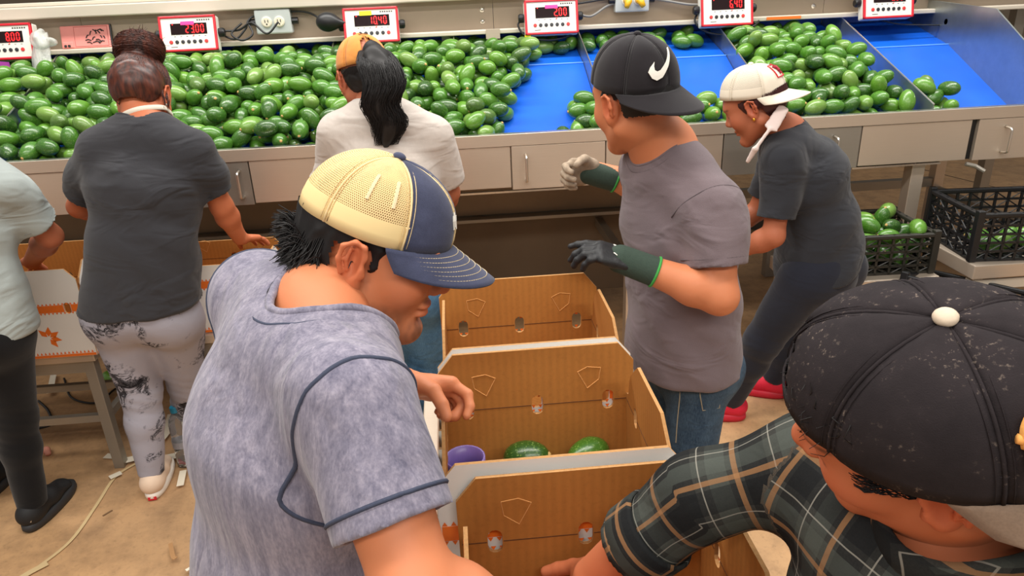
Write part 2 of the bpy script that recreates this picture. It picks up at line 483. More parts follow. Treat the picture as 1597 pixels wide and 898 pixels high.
# ------------------------------------------------------------------ sorting trough
LIPY, LIPZ = 2.95, 1.187
BED = [(3.0, 1.08), (3.65, 1.383), (4.05, 1.49)]
def bed_z(Y):
    if Y < BED[1][0]: t = (Y - BED[0][0]) / (BED[1][0] - BED[0][0]); return BED[0][1] + t * (BED[1][1] - BED[0][1])
    t = (Y - BED[1][0]) / (BED[2][0] - BED[1][0]); return BED[1][1] + t * (BED[2][1] - BED[1][1])
XL, XR = -2.9, 2.52
trough = tag(empty('sorting_trough', (0, 3.3, 0)), 'long stainless steel sorting trough with sloping blue bins of avocados', 'trough')
# bins: blue beds between the dividers
DIV = [-2.55, -1.87, -1.2, -0.56, 0.03, 0.655, 1.37, 2.03]
edges = [XL] + DIV + [XR]
for i in range(len(edges) - 1):
    x0, x1 = edges[i] + 0.004, edges[i + 1] - 0.004
    b = MB()
    top = [(x, y, z) for (y, z) in BED for x in (x0, x1)]
    bot = [(x, y, z - 0.012) for (y, z) in BED for x in (x0, x1)]
    vs = top + bot
    b.add(vs, [(0, 1, 3, 2), (2, 3, 5, 4), (6, 8, 9, 7), (8, 10, 11, 9), (0, 6, 7, 1), (4, 5, 11, 10), (0, 2, 8, 6), (2, 4, 10, 8), (1, 7, 9, 3), (3, 9, 11, 5)])
    b.build('bin_bed', M_BLUE, trough)
    MB().box(x0, x1, 4.03, 4.045, 1.36, 1.66).build('bin_back', M_BLUE, trough)
    MB().tube([(x0, BED[1][0], BED[1][1] + .002), (x1, BED[1][0], BED[1][1] + .002)], 0.004, 6).build('bed_fold', simple('pale_blue_fold', (90, 150, 235), .4) if i == 0 else MATS['pale_blue_fold'], trough)
for X in DIV:
    prof = [(2.965, 1.05), (2.965, 1.212), (3.85, 1.535), (4.03, 1.56), (4.03, 1.35)]
    short = X in (-1.2, -0.56, 0.03)     # only a stub at the back between the joined left bins
    if short: prof = [(3.74, 1.38), (3.74, 1.495), (3.85, 1.535), (4.03, 1.56), (4.03, 1.40)]
    M = Matrix(((0, 0, 1, X), (1, 0, 0, 0), (0, 1, 0, 0), (0, 0, 0, 1)))
    MB().prism(prof, -0.002, 0.002, M).build('divider', M_WALLSTEEL, trough)
    MB().tube([(X, 3.74, 1.495) if short else (X, 2.965, 1.212), (X, 3.85, 1.535)], 0.0035, 6).build('divider_edge', M_LIP, trough)
# right end wall
prof = [(2.96, 0.98), (2.96, 1.2), (3.12, 1.42), (3.36, 1.56), (4.05, 1.60), (4.05, 0.98)]
MB().prism(prof, -0.004, 0.004, Matrix(((0, 0, 1, XR), (1, 0, 0, 0), (0, 1, 0, 0), (0, 0, 0, 1)))).build('end_wall', M_WALLSTEEL, trough)
MB().box(XL, 3.4, LIPY - .004, LIPY + .03, LIPZ - .004, LIPZ + .004, bev=.002).build('front_lip', M_LIP, trough)
MB().box(XL, 3.4, LIPY - .006, LIPY - .002, LIPZ - .045, LIPZ + .003, bev=.001).build('lip_face', M_STEEL, trough)
MB().box(XL, 3.4, LIPY + .026, LIPY + .032, 1.06, LIPZ).build('inner_lip', M_STEEL, trough)
# fascia: panels and hinged doors with pull handles
def fasc(x0, x1, door=None, z0=0.968, proud=0.0, mat=M_STEEL):
    o = MB().box(x0 + .0025, x1 - .0025, LIPY - proud, LIPY + .02, z0, LIPZ - .047, bev=.0015).build('access_door' if door else 'fascia_panel', mat, trough)
    if door:
        hx = door; y = LIPY - proud
        pts = [(hx, y, 1.105), (hx, y - .035, 1.10), (hx, y - .04, 1.085), (hx, y - .04, 1.015), (hx, y - .035, 1.0), (hx, y, .995)]
        MB().tube(spline(pts, 4), .0055, 8).build('pull_handle', M_LIP, o, True)
    return o
fasc(XL, -2.2); fasc(-2.2, -1.74, door=-1.80); fasc(-1.74, -1.21); fasc(-1.21, -.83, door=-.87, mat=M_STEEL_D, z0=.962); fasc(-.83, -.28)
fasc(-.28, .225); fasc(.225, .62, door=.285, z0=.958, proud=.003); fasc(.62, 1.12); fasc(1.12, 1.72, door=1.60, mat=M_STEEL_D, z0=.962)
fasc(1.72, 2.21); fasc(2.235, 2.9, door=2.36, proud=.004, z0=.964); fasc(2.9, 3.4)
MB().box(1.70, 2.1, LIPY + .002, LIPY + .03, .955, .963).build('bottom_flange', M_LIP, trough)
MB().box(-.1, .5, LIPY + .002, LIPY + .03, .945, .953).build('bottom_flange', M_LIP, trough)
MB().box(2.2105, 2.2345, LIPY + .012, LIPY + .019, .968, LIPZ - .047).build('gap_shade_strip', M_BLACKPL, trough)  # black strip set into the gap, painting in its shade
# latch under the gap
MB().tube([(2.2, 2.93, .955), (2.24, 2.92, .945), (2.27, 2.9, .925)], .009, 8).build('latch', M_STEEL_D, trough)
# underside shell and legs
MB().box(XL, 3.4, LIPY + .02, LIPY + .04, .97, 1.08).build('under_shell', M_STEEL_D, trough)
MB().box(XL, 3.4, LIPY + .04, 4.05, .962, .978).build('under_pan', M_STEEL_D, trough)
for X in (-2.3, -1.33, .76, 2.03, 2.82):
    for Y in (3.02, 3.98):
        MB().box(X - .03, X + .03, Y - .03, Y + .03, 0, .965, bev=.003).build('leg', M_STEEL, trough)
for X0, X1 in ((-2.3, -1.33), (-1.33, .76), (.76, 2.03), (2.03, 2.82)):
    MB().box(X0, X1, 3.96, 4.01, .55, .60).build('cross_beam', M_STEEL_D, trough)
for X in (-2.3, -1.33, .76, 2.03, 2.82):
    MB().box(X - .02, X + .02, 3.05, 3.96, .50, .55).build('cross_beam', M_STEEL_D, trough)
# conveyor frame and the shade under the trough, put in as brown panels
cf = tag(empty('shade_panels', (-.65, 3.8, 0)), 'dark brown panels standing for conveyor frame and shade under the trough, with a steel strip', 'panel')
M_SHADEPANEL = simple('brown_shade_panel', (140, 120, 96), .6, var=.2, vscale=4)
MB().box(-2.6, 1.32, 3.76, 3.79, .61, .84, bev=.003).build('upper_panel', M_SHADEPANEL, cf)
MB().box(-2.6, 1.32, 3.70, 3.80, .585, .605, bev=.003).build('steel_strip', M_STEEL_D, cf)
MB().box(-2.6, 1.32, 3.78, 3.81, .12, .585, bev=.003).build('lower_panel', simple('darker_shade_panel', (110, 92, 72), .7, var=.2, vscale=4), cf)
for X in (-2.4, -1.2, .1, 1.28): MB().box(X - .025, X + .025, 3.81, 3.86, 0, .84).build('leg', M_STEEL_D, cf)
kb = tag(empty('floor_channel', (3.0, 4.6, 0)), 'dark grey steel channel lying on the floor behind the trough legs', 'channel')
ax = unit(np.array([1.9, -1.8, 0])); ay = np.array([-ax[1], ax[0], 0])
MB().obox((2.95, 4.35, .07), ax, ay, (0, 0, 1), 1.1, .10, .07).build('channel_body', simple('channel_grey', (96, 90, 84), .55), kb)
MB().obox(np.array((2.95, 4.35, .145)), ax, ay, (0, 0, 1), 1.1, .11, .006).build('channel_lid', M_STEEL_D, kb)

# ------------------------------------------------------------------ instrument rail over the trough
rail = tag(empty('instrument_rail', (0.2, 3.95, 1.5)), 'beige steel instrument rail running above the back of the trough', 'rail')
RB = simple('rail_back_plate', (168, 152, 134), .42, .3, var=.14, vscale=3)
for x0, x1 in ((-3.2, -1.75), (-1.75, .235), (.235, 1.95), (1.95, 4.4)):
    MB().box(x0 + .001, x1 - .001, 3.872, 3.88, 1.545, 1.70).build('back_plate', RB, rail)
MB().box(-3.2, 4.4, 3.80, 3.885, 1.527, 1.548, bev=.004).build('lower_ledge', M_STEELP, rail)
MB().box(-3.2, 4.4, 3.81, 3.88, 1.688, 1.742, bev=.006).build('upper_beam', M_STEELP, rail)
MB().box(-3.2, 4.4, 3.88, 3.96, 1.742, 1.760, bev=.003).build('upper_flange', M_STEELP, rail)
MB().box(-3.2, 4.4, 3.95, 4.9, 1.735, 1.745).build('cover_plate', M_STEELP, rail)
for x in (.215, 1.93):
    for z in (1.585, 1.64):
        MB().lathe([(.012, 0), (.012, .004), (.007, .008), (.001, .009)], (0, 0, 0), 12, 0, Matrix.Translation((x - .035, 3.872, z)) @ Matrix.Rotation(math.pi / 2, 4, 'X')).build('rail_bolt', M_LIP, rail)
MB().box(.19, .26, 3.795, 3.80, 1.505, 1.55).build('splice_bracket', M_STEEL, rail)
for X in (-2.9, -.1, 1.9, 3.2):   # uprights that carry the rail
    MB().box(X - .03, X + .03, 4.06, 4.12, 0, 1.70, bev=.003).build('upright', M_STEEL_D, rail)
# tall white post seen under the rail
MB().box(-.03, .02, 3.9, 3.93, 1.40, 1.55).build('hanger_post', M_WHITEPL, rail)
MB().box(1.60, 1.625, 3.9, 3.92, 1.44, 1.53).build('hanger_post', M_LIP, rail)
MB().box(1.62, 1.80, 3.797, 3.7995, 1.532, 1.546).build('orange_tape', M_ORNOTE, rail)

# ------------------------------------------------------------------ weighing indicators
SEG = {'0': 'abcdef', '1': 'bc', '2': 'abged', '3': 'abgcd', '4': 'fgbc', '5': 'afgcd', '6': 'afgedc', '7': 'abc', '8': 'abcdefg', '9': 'abcdfg'}
def seg_digit(mb, ch, x, z, w, h, y0, y1, t):
    P = {'a': (0, h, w, h), 'g': (0, h / 2, w, h / 2), 'd': (0, 0, w, 0), 'f': (0, h / 2, 0, h), 'e': (0, 0, 0, h / 2), 'b': (w, h / 2, w, h), 'c': (w, 0, w, h / 2)}
    for s in SEG[ch]:
        a, b, c, d = P[s]; g = t * 0.5
        if b == d: mb.box(x + a + g, x + c - g, y0, y1, z + b - g, z + b + g)
        else: mb.box(x + a - g, x + a + g, y0, y1, z + min(b, d) + g, z + max(b, d) - g)
def indicator(X, text, label, note=None, tilt=14, yaw=0, Z=1.597, Y=3.735, roll=0):
    r = empty('weighing_indicator', (X, Y, Z)); tag(r, label, 'scale display', 'weighing indicators on the rail')
    w, h = .262, .162
    def B(): return MB()
    def fin(mb, name, mat, parent=None, sm=False):
        o = mesh_obj(name, mb.v, mb.f, mat, None, sm, mb.m); o.parent = parent or r; return o
    fin(B().box(-w / 2, w / 2, 0, .05, -h / 2, h / 2, bev=.008), 'housing', M_WHITEPL)
    fr = B()
    t = .011
    fr.box(-w / 2, w / 2, -.010, .004, h / 2 - t, h / 2, bev=.003); fr.box(-w / 2, w / 2, -.010, .004, -h / 2, -h / 2 + t, bev=.003)
    fr.box(-w / 2, -w / 2 + t, -.010, .004, -h / 2, h / 2, bev=.003); fr.box(w / 2 - t, w / 2, -.010, .004, -h / 2, h / 2, bev=.003)
    fin(fr, 'red_bezel', M_REDPL)
    fp = fin(B().box(-w / 2 + t, w / 2 - t, -.005, .002, -h / 2 + t, h / 2 - t), 'face_plate', M_WHITEPL)
    dx, dz, dw, dh = -.078, -.004, .166, .05
    dp = fin(B().box(dx, dx + dw, -.0065, -.0048, dz, dz + dh), 'display', M_LEDOFF)
    x = dx + dw - .010; cw, chh = .017, .034
    chars = list(text); i = len(chars) - 1; pend = False
    while i >= 0:
        c = chars[i]
        if c == '.': pend = True; i -= 1; continue
        x -= cw
        mb = B(); seg_digit(mb, c, x, dz + .008, cw - .005, chh, -.0075, -.0064, .004)
        if pend: mb.box(x + cw - .004, x + cw - .001, -.0075, -.0064, dz + .005, dz + .009); pend = False
        fin(mb, 'digit', M_LED, dp); x -= .006; i -= 1
    lb = B()
    for k in (0.006,): lb.box(dx + .008, dx + .013, -.0075, -.0064, dz + dh - .006, dz + dh - .003)
    lb.box(dx + .10, dx + .105, -.0075, -.0064, dz - .006, dz - .003)
    fin(lb, 'status_light', M_LED, dp)
    # brand print: small grey strokes and scale ticks
    pr = B()
    for k in range(6):
        pr.box(.045 + k * .0105, .045 + k * .0105 + .007, -.0056, -.0049, .056, .062)
    for k in range(6): pr.box(dx + .012 + k * .028, dx + .02 + k * .028, -.0056, -.0049, -.0135, -.0115)
    pr.box(-.085, -.055, -.0056, -.0049, -.061, -.0585)
    fin(pr, 'face_print', M_INK, fp)
    for k in range(7):
        bx = -.082 + k * .027
        mb = B(); mb.lathe([(.0085, 0), (.0085, .0025), (.006, .0035)], (bx, -.005, -.037), 14, 0, Matrix.Rotation(math.pi / 2, 4, 'X'))
        fin(mb, 'button', M_BTNR if k in (0, 6) else M_BTN, fp)
    for s in (-1, 1):
        mb = B(); mb.lathe([(.019, 0), (.021, .006), (.021, .022), (.016, .028)], (s * w / 2, .03, .005), 16, 0, Matrix.Rotation(s * math.pi / 2, 4, 'Y'))
        fin(mb, 'side_knob', M_BLACKPL)
    mb = B().box(-w / 2 - .012, w / 2 + .012, .05, .058, -.01, .01); mb.box(-.03, .03, .05, .12, -.07, .02)
    fin(mb, 'mount_bracket', M_STEEL_D)
    if note == 'pink': fin(B().box(-.03, .032, -.0085, -.0075, .038, .054), 'sticky_flag', M_PINKNOTE)
    if note == 'yellow': fin(B().box(-.052, .006, -.0085, -.0075, .044, .064), 'sticky_flag', M_YELNOTE)
    r.rotation_euler = (math.radians(-tilt), math.radians(roll), math.radians(yaw))
    return r
indicator(-2.05, '8.00', 'red and white weighing display cut by the left edge of the picture', None)
indicator(-1.215, '23.00', 'weighing display reading 23.00 with a pink flag on its screen', 'pink')
indicator(-.36, '10.40', 'weighing display reading 10.40 with a yellow flag on its face', 'yellow')
indicator(.51, '2.00', 'weighing display reading 2.00 right of the rail splice', 'pink')
indicator(1.385, '6.40', 'weighing display reading 6.40 above the white cap woman')
indicator(2.215, '0.80', 'weighing display above the empty blue bin at the right')

def outlet(X, label, plugs, Y=3.86, Z=1.63):
    r = tag(empty('outlet_box', (X, Y, Z)), label, 'outlet', 'outlet boxes on the rail')
    bx = MB().box(X - .085, X + .085, Y - .045, Y + .012, Z - .055, Z + .055, bev=.006).build('box_body', M_OUTLET, r)
    for s in (-1, 1):
        sx = X + s * .03
        s0 = MB().lathe([(.025, 0), (.025, .004), (.02, .006)], (0, 0, 0), 18, 0, Matrix.Translation((sx, Y - .045, Z)) @ Matrix.Rotation(math.pi / 2, 4, 'X')).build('socket', M_IVORY, r)
        sl = MB()
        for q in (-.007, .007): sl.box(sx + q - .0015, sx + q + .0015, Y - .0525, Y - .0505, Z - .002, Z + .010)
        sl.box(sx - .003, sx + .003, Y - .0525, Y - .0505, Z - .013, Z - .007)
        sl.build('slot', M_INK, s0)
        if plugs:
            MB().tube([(sx, Y - .05, Z), (sx, Y - .085, Z - .004), (sx + s * .012, Y - .10, Z - .03)], [.02, .018, .012], 10).build('plug', M_YELPLUG, r, True)
    for s in (-1, 1):
        MB().tube([(X + s * .085, Y - .02, Z), (X + s * .115, Y - .02, Z)], .016, 10).build('cable_gland', M_BLACKPL, r)
    return r
outlet(-.835, 'grey outlet box with two ivory sockets left of the orange cap', False)
outlet(.93, 'grey outlet box with yellow plugs above the swoosh cap', True, Z=1.655)
outlet(2.58, 'grey outlet box at the right end of the rail', False, Z=1.655)

def cable(name, pts, r, mat, label):
    return tag(MB().tube(spline(pts, 8), r, 7).build(name, mat, None, True), label, 'cable')
cable('power_cable', [(-1.08, 3.78, 1.60), (-1.0, 3.80, 1.60), (-.93, 3.79, 1.63), (-.86, 3.76, 1.58), (-.80, 3.77, 1.63)], .005, M_CABLE, 'black cable from the 23.00 display to the ivory sockets')
cable('power_cable', [(-1.08, 3.80, 1.58), (-1.02, 3.79, 1.56), (-.97, 3.80, 1.60), (-.92, 3.83, 1.66), (-.7, 3.84, 1.67), (-.6, 3.82, 1.63), (-.52, 3.78, 1.60)], .005, M_CABLE, 'black cable looping over the ivory socket box to the 10.40 display')
cable('power_cable', [(-.95, 3.80, 1.63), (-.93, 3.77, 1.58), (-.98, 3.76, 1.555), (-1.03, 3.78, 1.585), (-.98, 3.80, 1.63)], .005, M_CABLE, 'short black cable coil beside the ivory socket box')
cable('power_cable', [(.655, 3.79, 1.60), (.72, 3.80, 1.59), (.80, 3.83, 1.63), (.85, 3.84, 1.645)], .006, M_CABLEG, 'grey cable between the 2.00 display and the yellow plugs')
cable('power_cable', [(.65, 3.80, 1.65), (.74, 3.81, 1.66), (.82, 3.83, 1.67), (.90, 3.82, 1.71)], .005, M_CABLE, 'black cable above the grey one beside the 2.00 display')
cable('power_cable', [(1.02, 3.84, 1.66), (1.10, 3.82, 1.645), (1.20, 3.80, 1.625), (1.26, 3.79, 1.62)], .006, M_CABLEG, 'grey cable from the yellow plugs to the 6.40 display')
cable('power_cable', [(1.02, 3.84, 1.68), (1.10, 3.83, 1.67), (1.20, 3.82, 1.68), (1.25, 3.80, 1.67)], .005, M_CABLE, 'black cable over the grey one beside the 6.40 display')
cable('power_cable', [(.365, 3.78, 1.59), (.35, 3.77, 1.56), (.39, 3.75, 1.51), (.50, 3.74, 1.49), (.60, 3.75, 1.505), (.63, 3.78, 1.53)], .005, M_CABLE, 'black cable drooping below the 2.00 display, left of the swoosh cap')
cable('power_cable', [(1.26, 3.79, 1.59), (1.24, 3.77, 1.54), (1.30, 3.75, 1.49), (1.42, 3.74, 1.475), (1.54, 3.76, 1.51), (1.58, 3.80, 1.53)], .005, M_CABLE, 'black cable loop hanging beneath the 6.40 display at the white cap bin')
tag(MB().box(.375, .405, 3.715, 3.717, 1.455, 1.52).build('yellow_tag', M_YELNOTE), 'yellow tag hanging under the 2.00 display', 'tag')
# black rubber bulb beside the 10.40 display
V, Q = sdf_mesh([ELL((-.565, 3.74, 1.62), (.055, .04, .045)), RC((-.525, 3.74, 1.615), (-.49, 3.74, 1.612), .022, .014)], .006)
tag(arr_obj('speaker_horn', V, Q, M_BLACKPL), 'black rounded horn on the rail left of the 10.40 display', 'horn')
# small camera-like sensor under the rail at the right
sb = tag(empty('sensor_box', (2.62, 3.7, 1.47)), 'small grey sensor box under the rail at far right', 'sensor')
MB().box(2.55, 2.67, 3.66, 3.74, 1.465, 1.515, bev=.006).build('sensor_body', M_OUTLET, sb)
MB().lathe([(.02, 0), (.02, .03), (.014, .034)], (0, 0, 0), 14, 0, Matrix.Translation((2.55, 3.70, 1.49)) @ Matrix.Rotation(-math.pi / 2, 4, 'Y')).build('sensor_lens', M_STEEL, sb)
MB().tube(spline([(2.2, 3.78, 1.51), (2.3, 3.74, 1.485), (2.45, 3.74, 1.475), (2.56, 3.75, 1.47)], 6), .004, 6).build('lead', M_CABLE, sb)

# phone in a pink case on the rail ledge
ph = tag(empty('phone', (-1.75, 3.83, 1.548)), 'phone in a pink case with dark scribbled print leaning on the rail', 'phone')
pm = Matrix.Translation((-1.735, 3.84, 1.548)) @ Matrix.Rotation(math.radians(-14), 4, 'X')
def phb(x0, x1, y0, y1, z0, z1, bev=0):
    b = MB().box(x0, x1, y0, y1, z0, z1, bev=bev); b.v = [tuple(pm @ Vector(v)) for v in b.v]; return b
phb(-.115, .115, -.006, .006, 0, .105, .005).build('phone_case', M_PINKCASE, ph)
phb(.112, .122, -.003, .010, .002, .108, .004).build('phone_edge', M_BLACKPL, ph)
phb(-.108, -.06, -.0095, -.005, .004, .03, .002).build('camera_island', M_PINKCASE, ph)
for k in (-.095, -.078): phb(k - .006, k + .006, -.0115, -.009, .005, .017, .003).build('camera_lens', M_INK, ph)
sc_ = MB(); rr = random.Random(3)
for k in range(16):
    x = -.015 + rr.random() * .105; z = .02 + rr.random() * .06; a = rr.random() * 3; L = .008 + rr.random() * .012
    p = [(x - L * math.cos(a), -.0068, z - L * .5 * math.sin(a)), (x, -.0072, z + .005), (x + L * math.cos(a), -.0068, z + L * .5 * math.sin(a))]
    sc_.tube([tuple(pm @ Vector(q)) for q in p], .0026, 5)
sc_.build('case_print', M_INK, ph)
fr_ = MB()
for a, b in (((-.05, .008), (-.05, .098)), ((-.05, .098), (.105, .098)), ((.105, .098), (.105, .008)), ((-.05, .008), (.105, .008))):
    fr_.tube([tuple(pm @ Vector((a[0], -.0065, a[1]))), tuple(pm @ Vector((b[0], -.0065, b[1])))], .0009, 4)
fr_.build('case_outline', simple('case_outline', (170, 84, 80), .5), ph)

# twisted clear plastic bag hanging from the left display knob
def bag_mat():
    N = NT('clear_bag_plastic'); N.set(.25); N.base(lin((225, 228, 222)))
    N.b.inputs['Alpha'].default_value = .55; N.b.inputs['Transmission Weight'].default_value = .3
    N.bump(N.noise(N.coord('Object', (40, 40, 8)), 1.5, 4), .9, .01)
    return N.m
bp = [at(62, 52, 3.70), at(64, 90, 3.66), at(76, 130, 3.60), at(95, 165, 3.5), at(105, 190, 3.42)]
bpts = spline(bp, 6); vs = []; fs = []; nn = 14
for i, p in enumerate(bpts):
    t = i / (len(bpts) - 1); w = .028 + .012 * math.sin(t * 5) + (.012 if t > .85 else 0) * 1
    for k in range(nn):
        th = 2 * math.pi * k / nn; r = w * (1 + .28 * math.sin(3 * th + t * 7) + .15 * math.sin(7 * th - t * 5))
        vs.append((p[0] + r * math.cos(th), p[1] + r * .45 * math.sin(th), p[2] + r * .2 * math.sin(th)))
for i in range(len(bpts) - 1):
    for k in range(nn): fs.append((i * nn + k, i * nn + (k + 1) % nn, (i + 1) * nn + (k + 1) % nn, (i + 1) * nn + k))
bg_ = tag(mesh_obj('plastic_bag', vs, fs, bag_mat(), None, True), 'twisted clear plastic bag hanging from the leftmost display', 'bag')
V, Q = sdf_mesh([ELL(at(58, 62, 3.68), (.03, .025, .03)), ELL(at(76, 66, 3.68), (.035, .02, .02)), RC(at(64, 50, 3.7), at(62, 70, 3.67), .018, .02)], .006)
V = V + vnormals(V, Q) * (vnoise(V, 130, 4) * .004)[:, None]
keep(arr_obj('bag_knot', V, Q, MATS['clear_bag_plastic']), bg_)
# purple and navy garment hanging at the left edge
def drape(name, pts_top, pts_bot, mat, parent=None, n=12, wav=.012, seed=0, thick=.006):
    vs = []; fs = []; rows = 10
    for j in range(rows + 1):
        t = j / rows
        for i in range(n + 1):
            s = i / n; a = np.asarray(pts_top[0]) * (1 - s) + np.asarray(pts_top[1]) * s; b = np.asarray(pts_bot[0]) * (1 - s) + np.asarray(pts_bot[1]) * s
            p = a * (1 - t) + b * t + np.array([0, -1, 0]) * wav * math.sin(s * 9 + seed + t * 2) * (.4 + t); vs.append(p)
    for j in range(rows):
        for i in range(n): fs.append((j * (n + 1) + i, j * (n + 1) + i + 1, (j + 1) * (n + 1) + i + 1, (j + 1) * (n + 1) + i))
    o = mesh_obj(name, vs, fs, mat, None, True)
    md = o.modifiers.new('solid', 'SOLIDIFY'); md.thickness = thick
    if parent is not None: keep(o, parent)
    return o
gj = tag(empty('hanging_jacket', at(0, 170, 3.55)), 'purple and navy jacket hanging below the leftmost display', 'jacket')
drape('purple_sleeve', (at(-40, 92, 3.62), at(14, 98, 3.62)), (at(-20, 165, 3.5), at(30, 168, 3.5)), M_PURPLE, gj, seed=1)
drape('navy_body', (at(-60, 100, 3.62), at(4, 110, 3.6)), (at(-60, 205, 3.46), at(12, 172, 3.5)), M_NAVYCL, gj, seed=3)
# ------------------------------------------------------------------ cartons
def panel_mesh(w, ztop, zc, chx, chz, holes, thick=.006, step=False):
    """panel in local (x: 0..w, z: 0..ztop), outer face at y=0, inner face at y=thick"""
    out = [(0, 0), (w, 0), (w, ztop - chz), (w - chx, ztop), (chx, ztop), (0, ztop - chz)]
    if step: out = [(0, 0), (w, 0), (w, zc + .012), (w - .018, zc + .02), (w - .03, ztop - chz * 2.2), (w - .04, ztop - chz * 1.6), (w - chx - .05, ztop), (chx + .05, ztop), (.04, ztop - chz * 1.6), (.03, ztop - chz * 2.2), (.018, zc + .02), (0, zc + .012)]
    loops = [out]
    for hx, hz in holes:
        rw, rh = .0115, .011
        lp = [(hx + rw * math.cos(t), hz + rh + rh * math.sin(t)) for t in np.linspace(0, math.pi, 6)] + [(hx + rw * math.cos(t), hz - rh + rh * math.sin(t)) for t in np.linspace(math.pi, 2 * math.pi, 6)]
        loops.append(lp)
    bm = bmesh.new(); es = []
    for lp in loops:
        vs = [bm.verts.new((x, 0, z)) for x, z in lp]
        es += [bm.edges.new((vs[i], vs[(i + 1) % len(vs)])) for i in range(len(vs))]
    bmesh.ops.triangle_fill(bm, use_beauty=True, use_dissolve=False, edges=es, normal=(0, -1, 0))
    bm.verts.index_update(); bm.faces.ensure_lookup_table()
    V0 = [tuple(v.co) for v in bm.verts]; F0 = []
    for f in bm.faces:
        idx = [v.index for v in f.verts]
        if f.normal.y > 0: idx = idx[::-1]
        F0.append(idx)
    bm.free()
    n = len(V0); V = V0 + [(x, thick, z) for x, _, z in V0]
    F = list(F0); fm = [0] * len(F0)
    F += [[i + n for i in f[::-1]] for f in F0]; fm += [1] * len(F0)
    b = 0
    for lp in loops:
        L = len(lp)
        for i in range(L):
            F.append([b + i, b + (i + 1) % L, n + b + (i + 1) % L, n + b + i]); fm.append(2)
        b += L
    return V, F, fm
def carton(loc, W, L, hb, ht, label, rot=0, group='avocado cartons', flower=True, sides=True):
    r = tag(empty('carton', loc), label, 'box', group)
    r.rotation_euler = (0, 0, math.radians(rot))
    zc = hb
    def child(o, p=None): o.parent = p or r; return o
    base = MB().box(-W / 2 + .006, W / 2 - .006, -L / 2 + .006, L / 2 - .006, 0, .006)
    child(mesh_obj('bottom_panel', base.v, base.f, M_CARD))
    cut = [(0, 0), (.030, .004), (.052, -.006), (.030, -.045), (.004, -.026)]
    for k, (cx, cy, ang, w) in enumerate(((0, -L / 2, 0, W), (0, L / 2, 180, W), (-W / 2, 0, -90, L), (W / 2, 0, 90, L))):
        end = k < 2
        hs = [(w * .13, zc), (w * .5, zc), (w * .86, zc)] if end else [(w * .25, zc), (w * .75, zc)]
        V, F, fm = panel_mesh(w - (.0 if end else .014), ht if end else ht - .004, zc, .032 if end else .045, .04 if end else .03, hs, step=not end)
        M = Matrix.Translation((cx, cy, 0)) @ Matrix.Rotation(math.radians(ang), 4, 'Z') @ Matrix.Translation((-w / 2 + (0 if end else .007), 0, 0))
        if not end: M = M @ Matrix.Rotation(math.radians(-2.0), 4, 'X')
        V = [tuple(M @ Vector(v)) for v in V]
        p = child(mesh_obj('end_panel' if end else 'side_panel', V, F, [M_CARDWHITE, M_CARD, M_CARDEDGE], None, False, fm))
        # crease on the inside, printed bands on the outside
        def strip(name, x0, x1, z0, z1, y, mat, t=.0005):
            b = MB().box(x0, x1, y - t, y + t, z0, z1); b.v = [tuple(M @ Vector(v)) for v in b.v]
            return child(mesh_obj(name, b.v, b.f, mat), p)
        ww = w - (0 if end else .014)
        holes_x = [h[0] for h in hs]
        segs = []; x = .004
        for hx in holes_x: segs.append((x, hx - .013)); x = hx + .013
        segs.append((x, ww - .004))
        crease = MB(); band = MB()
        for a, b_ in segs:
            crease.box(a, b_, .0058, .0066, zc - .0012, zc + .0006)
            band.box(a, b_, -.0009, -.0001, zc - .014, zc + .014)
        nt = int(ww / .014)
        for i in range(nt):
            x0 = .004 + i * .014
            if x0 + .009 > ww - .004: break
            band.add([(x0, -.0006, zc + .015), (x0 + .009, -.0006, zc + .015), (x0 + .0045, -.0006, zc + .023)], [(0, 1, 2)])
            band.add([(x0, -.0006, zc - .015), (x0 + .0045, -.0006, zc - .023), (x0 + .009, -.0006, zc - .015)], [(0, 1, 2)])
            band.add([(x0, -.0006, .013), (x0 + .009, -.0006, .013), (x0 + .0045, -.0006, .024)], [(0, 1, 2)])
        band.box(.002, ww - .002, -.0009, -.0001, .001, .011)
        for mb, nm, mt in ((crease, 'crease', M_CUTD), (band, 'printed_band', M_CARDORANGE)):
            mb.v = [tuple(M @ Vector(v)) for v in mb.v]; child(mesh_obj(nm, mb.v, mb.f, mt), p)
        if end:
            for sx, px in ((1, w * .17), (-1, w * .83)):
                dc = MB()
                pts = [(px + sx * x * .9, .0063, zc + .075 + z) for x, z in cut]
                for i in range(len(pts)):
                    a, b_ = pts[i], pts[(i + 1) % len(pts)]
                    dc.tube([a, b_], .00085, 4)
                dc.v = [tuple(M @ Vector(v)) for v in dc.v]; child(mesh_obj('die_cut', dc.v, dc.f, M_CUT), p)
            if flower:
                fb = MB()
                for a in (-60, -15, 30, 80, 130):
                    a = math.radians(a); ux, uz = math.cos(a), math.sin(a); o = (w * .62, zc * .42)
                    q = [(.006, 0), (.022, .011), (.046, 0), (.022, -.011)]
                    vs = [(o[0] + ux * s - uz * t, -.0006, o[1] + uz * s + ux * t) for s, t in q]; fb.add(vs, [(0, 3, 2, 1)])
                fb.v = [tuple(M @ Vector(v)) for v in fb.v]; child(mesh_obj('leaf_print', fb.v, fb.f, M_CARDORANGE), p)
                zr = MB()
                for hx in holes_x[:2]:
                    ring = [(hx + .022 + .0045 * math.cos(t), -.0011, zc + .008 * math.sin(t)) for t in np.linspace(0, 2 * math.pi, 15)[:-1]]
                    zr.tube(ring, .0009, 4, closed=True)
                zr.v = [tuple(M @ Vector(v)) for v in zr.v]; child(mesh_obj('printed_zero', zr.v, zr.f, M_CARDWHITE), p)
    return r
BX = .132; BW = .392
carton((BX - .002, 1.468, .765), BW, .362, .195, .322, 'farthest of three open brown cartons, under the gloved hand')
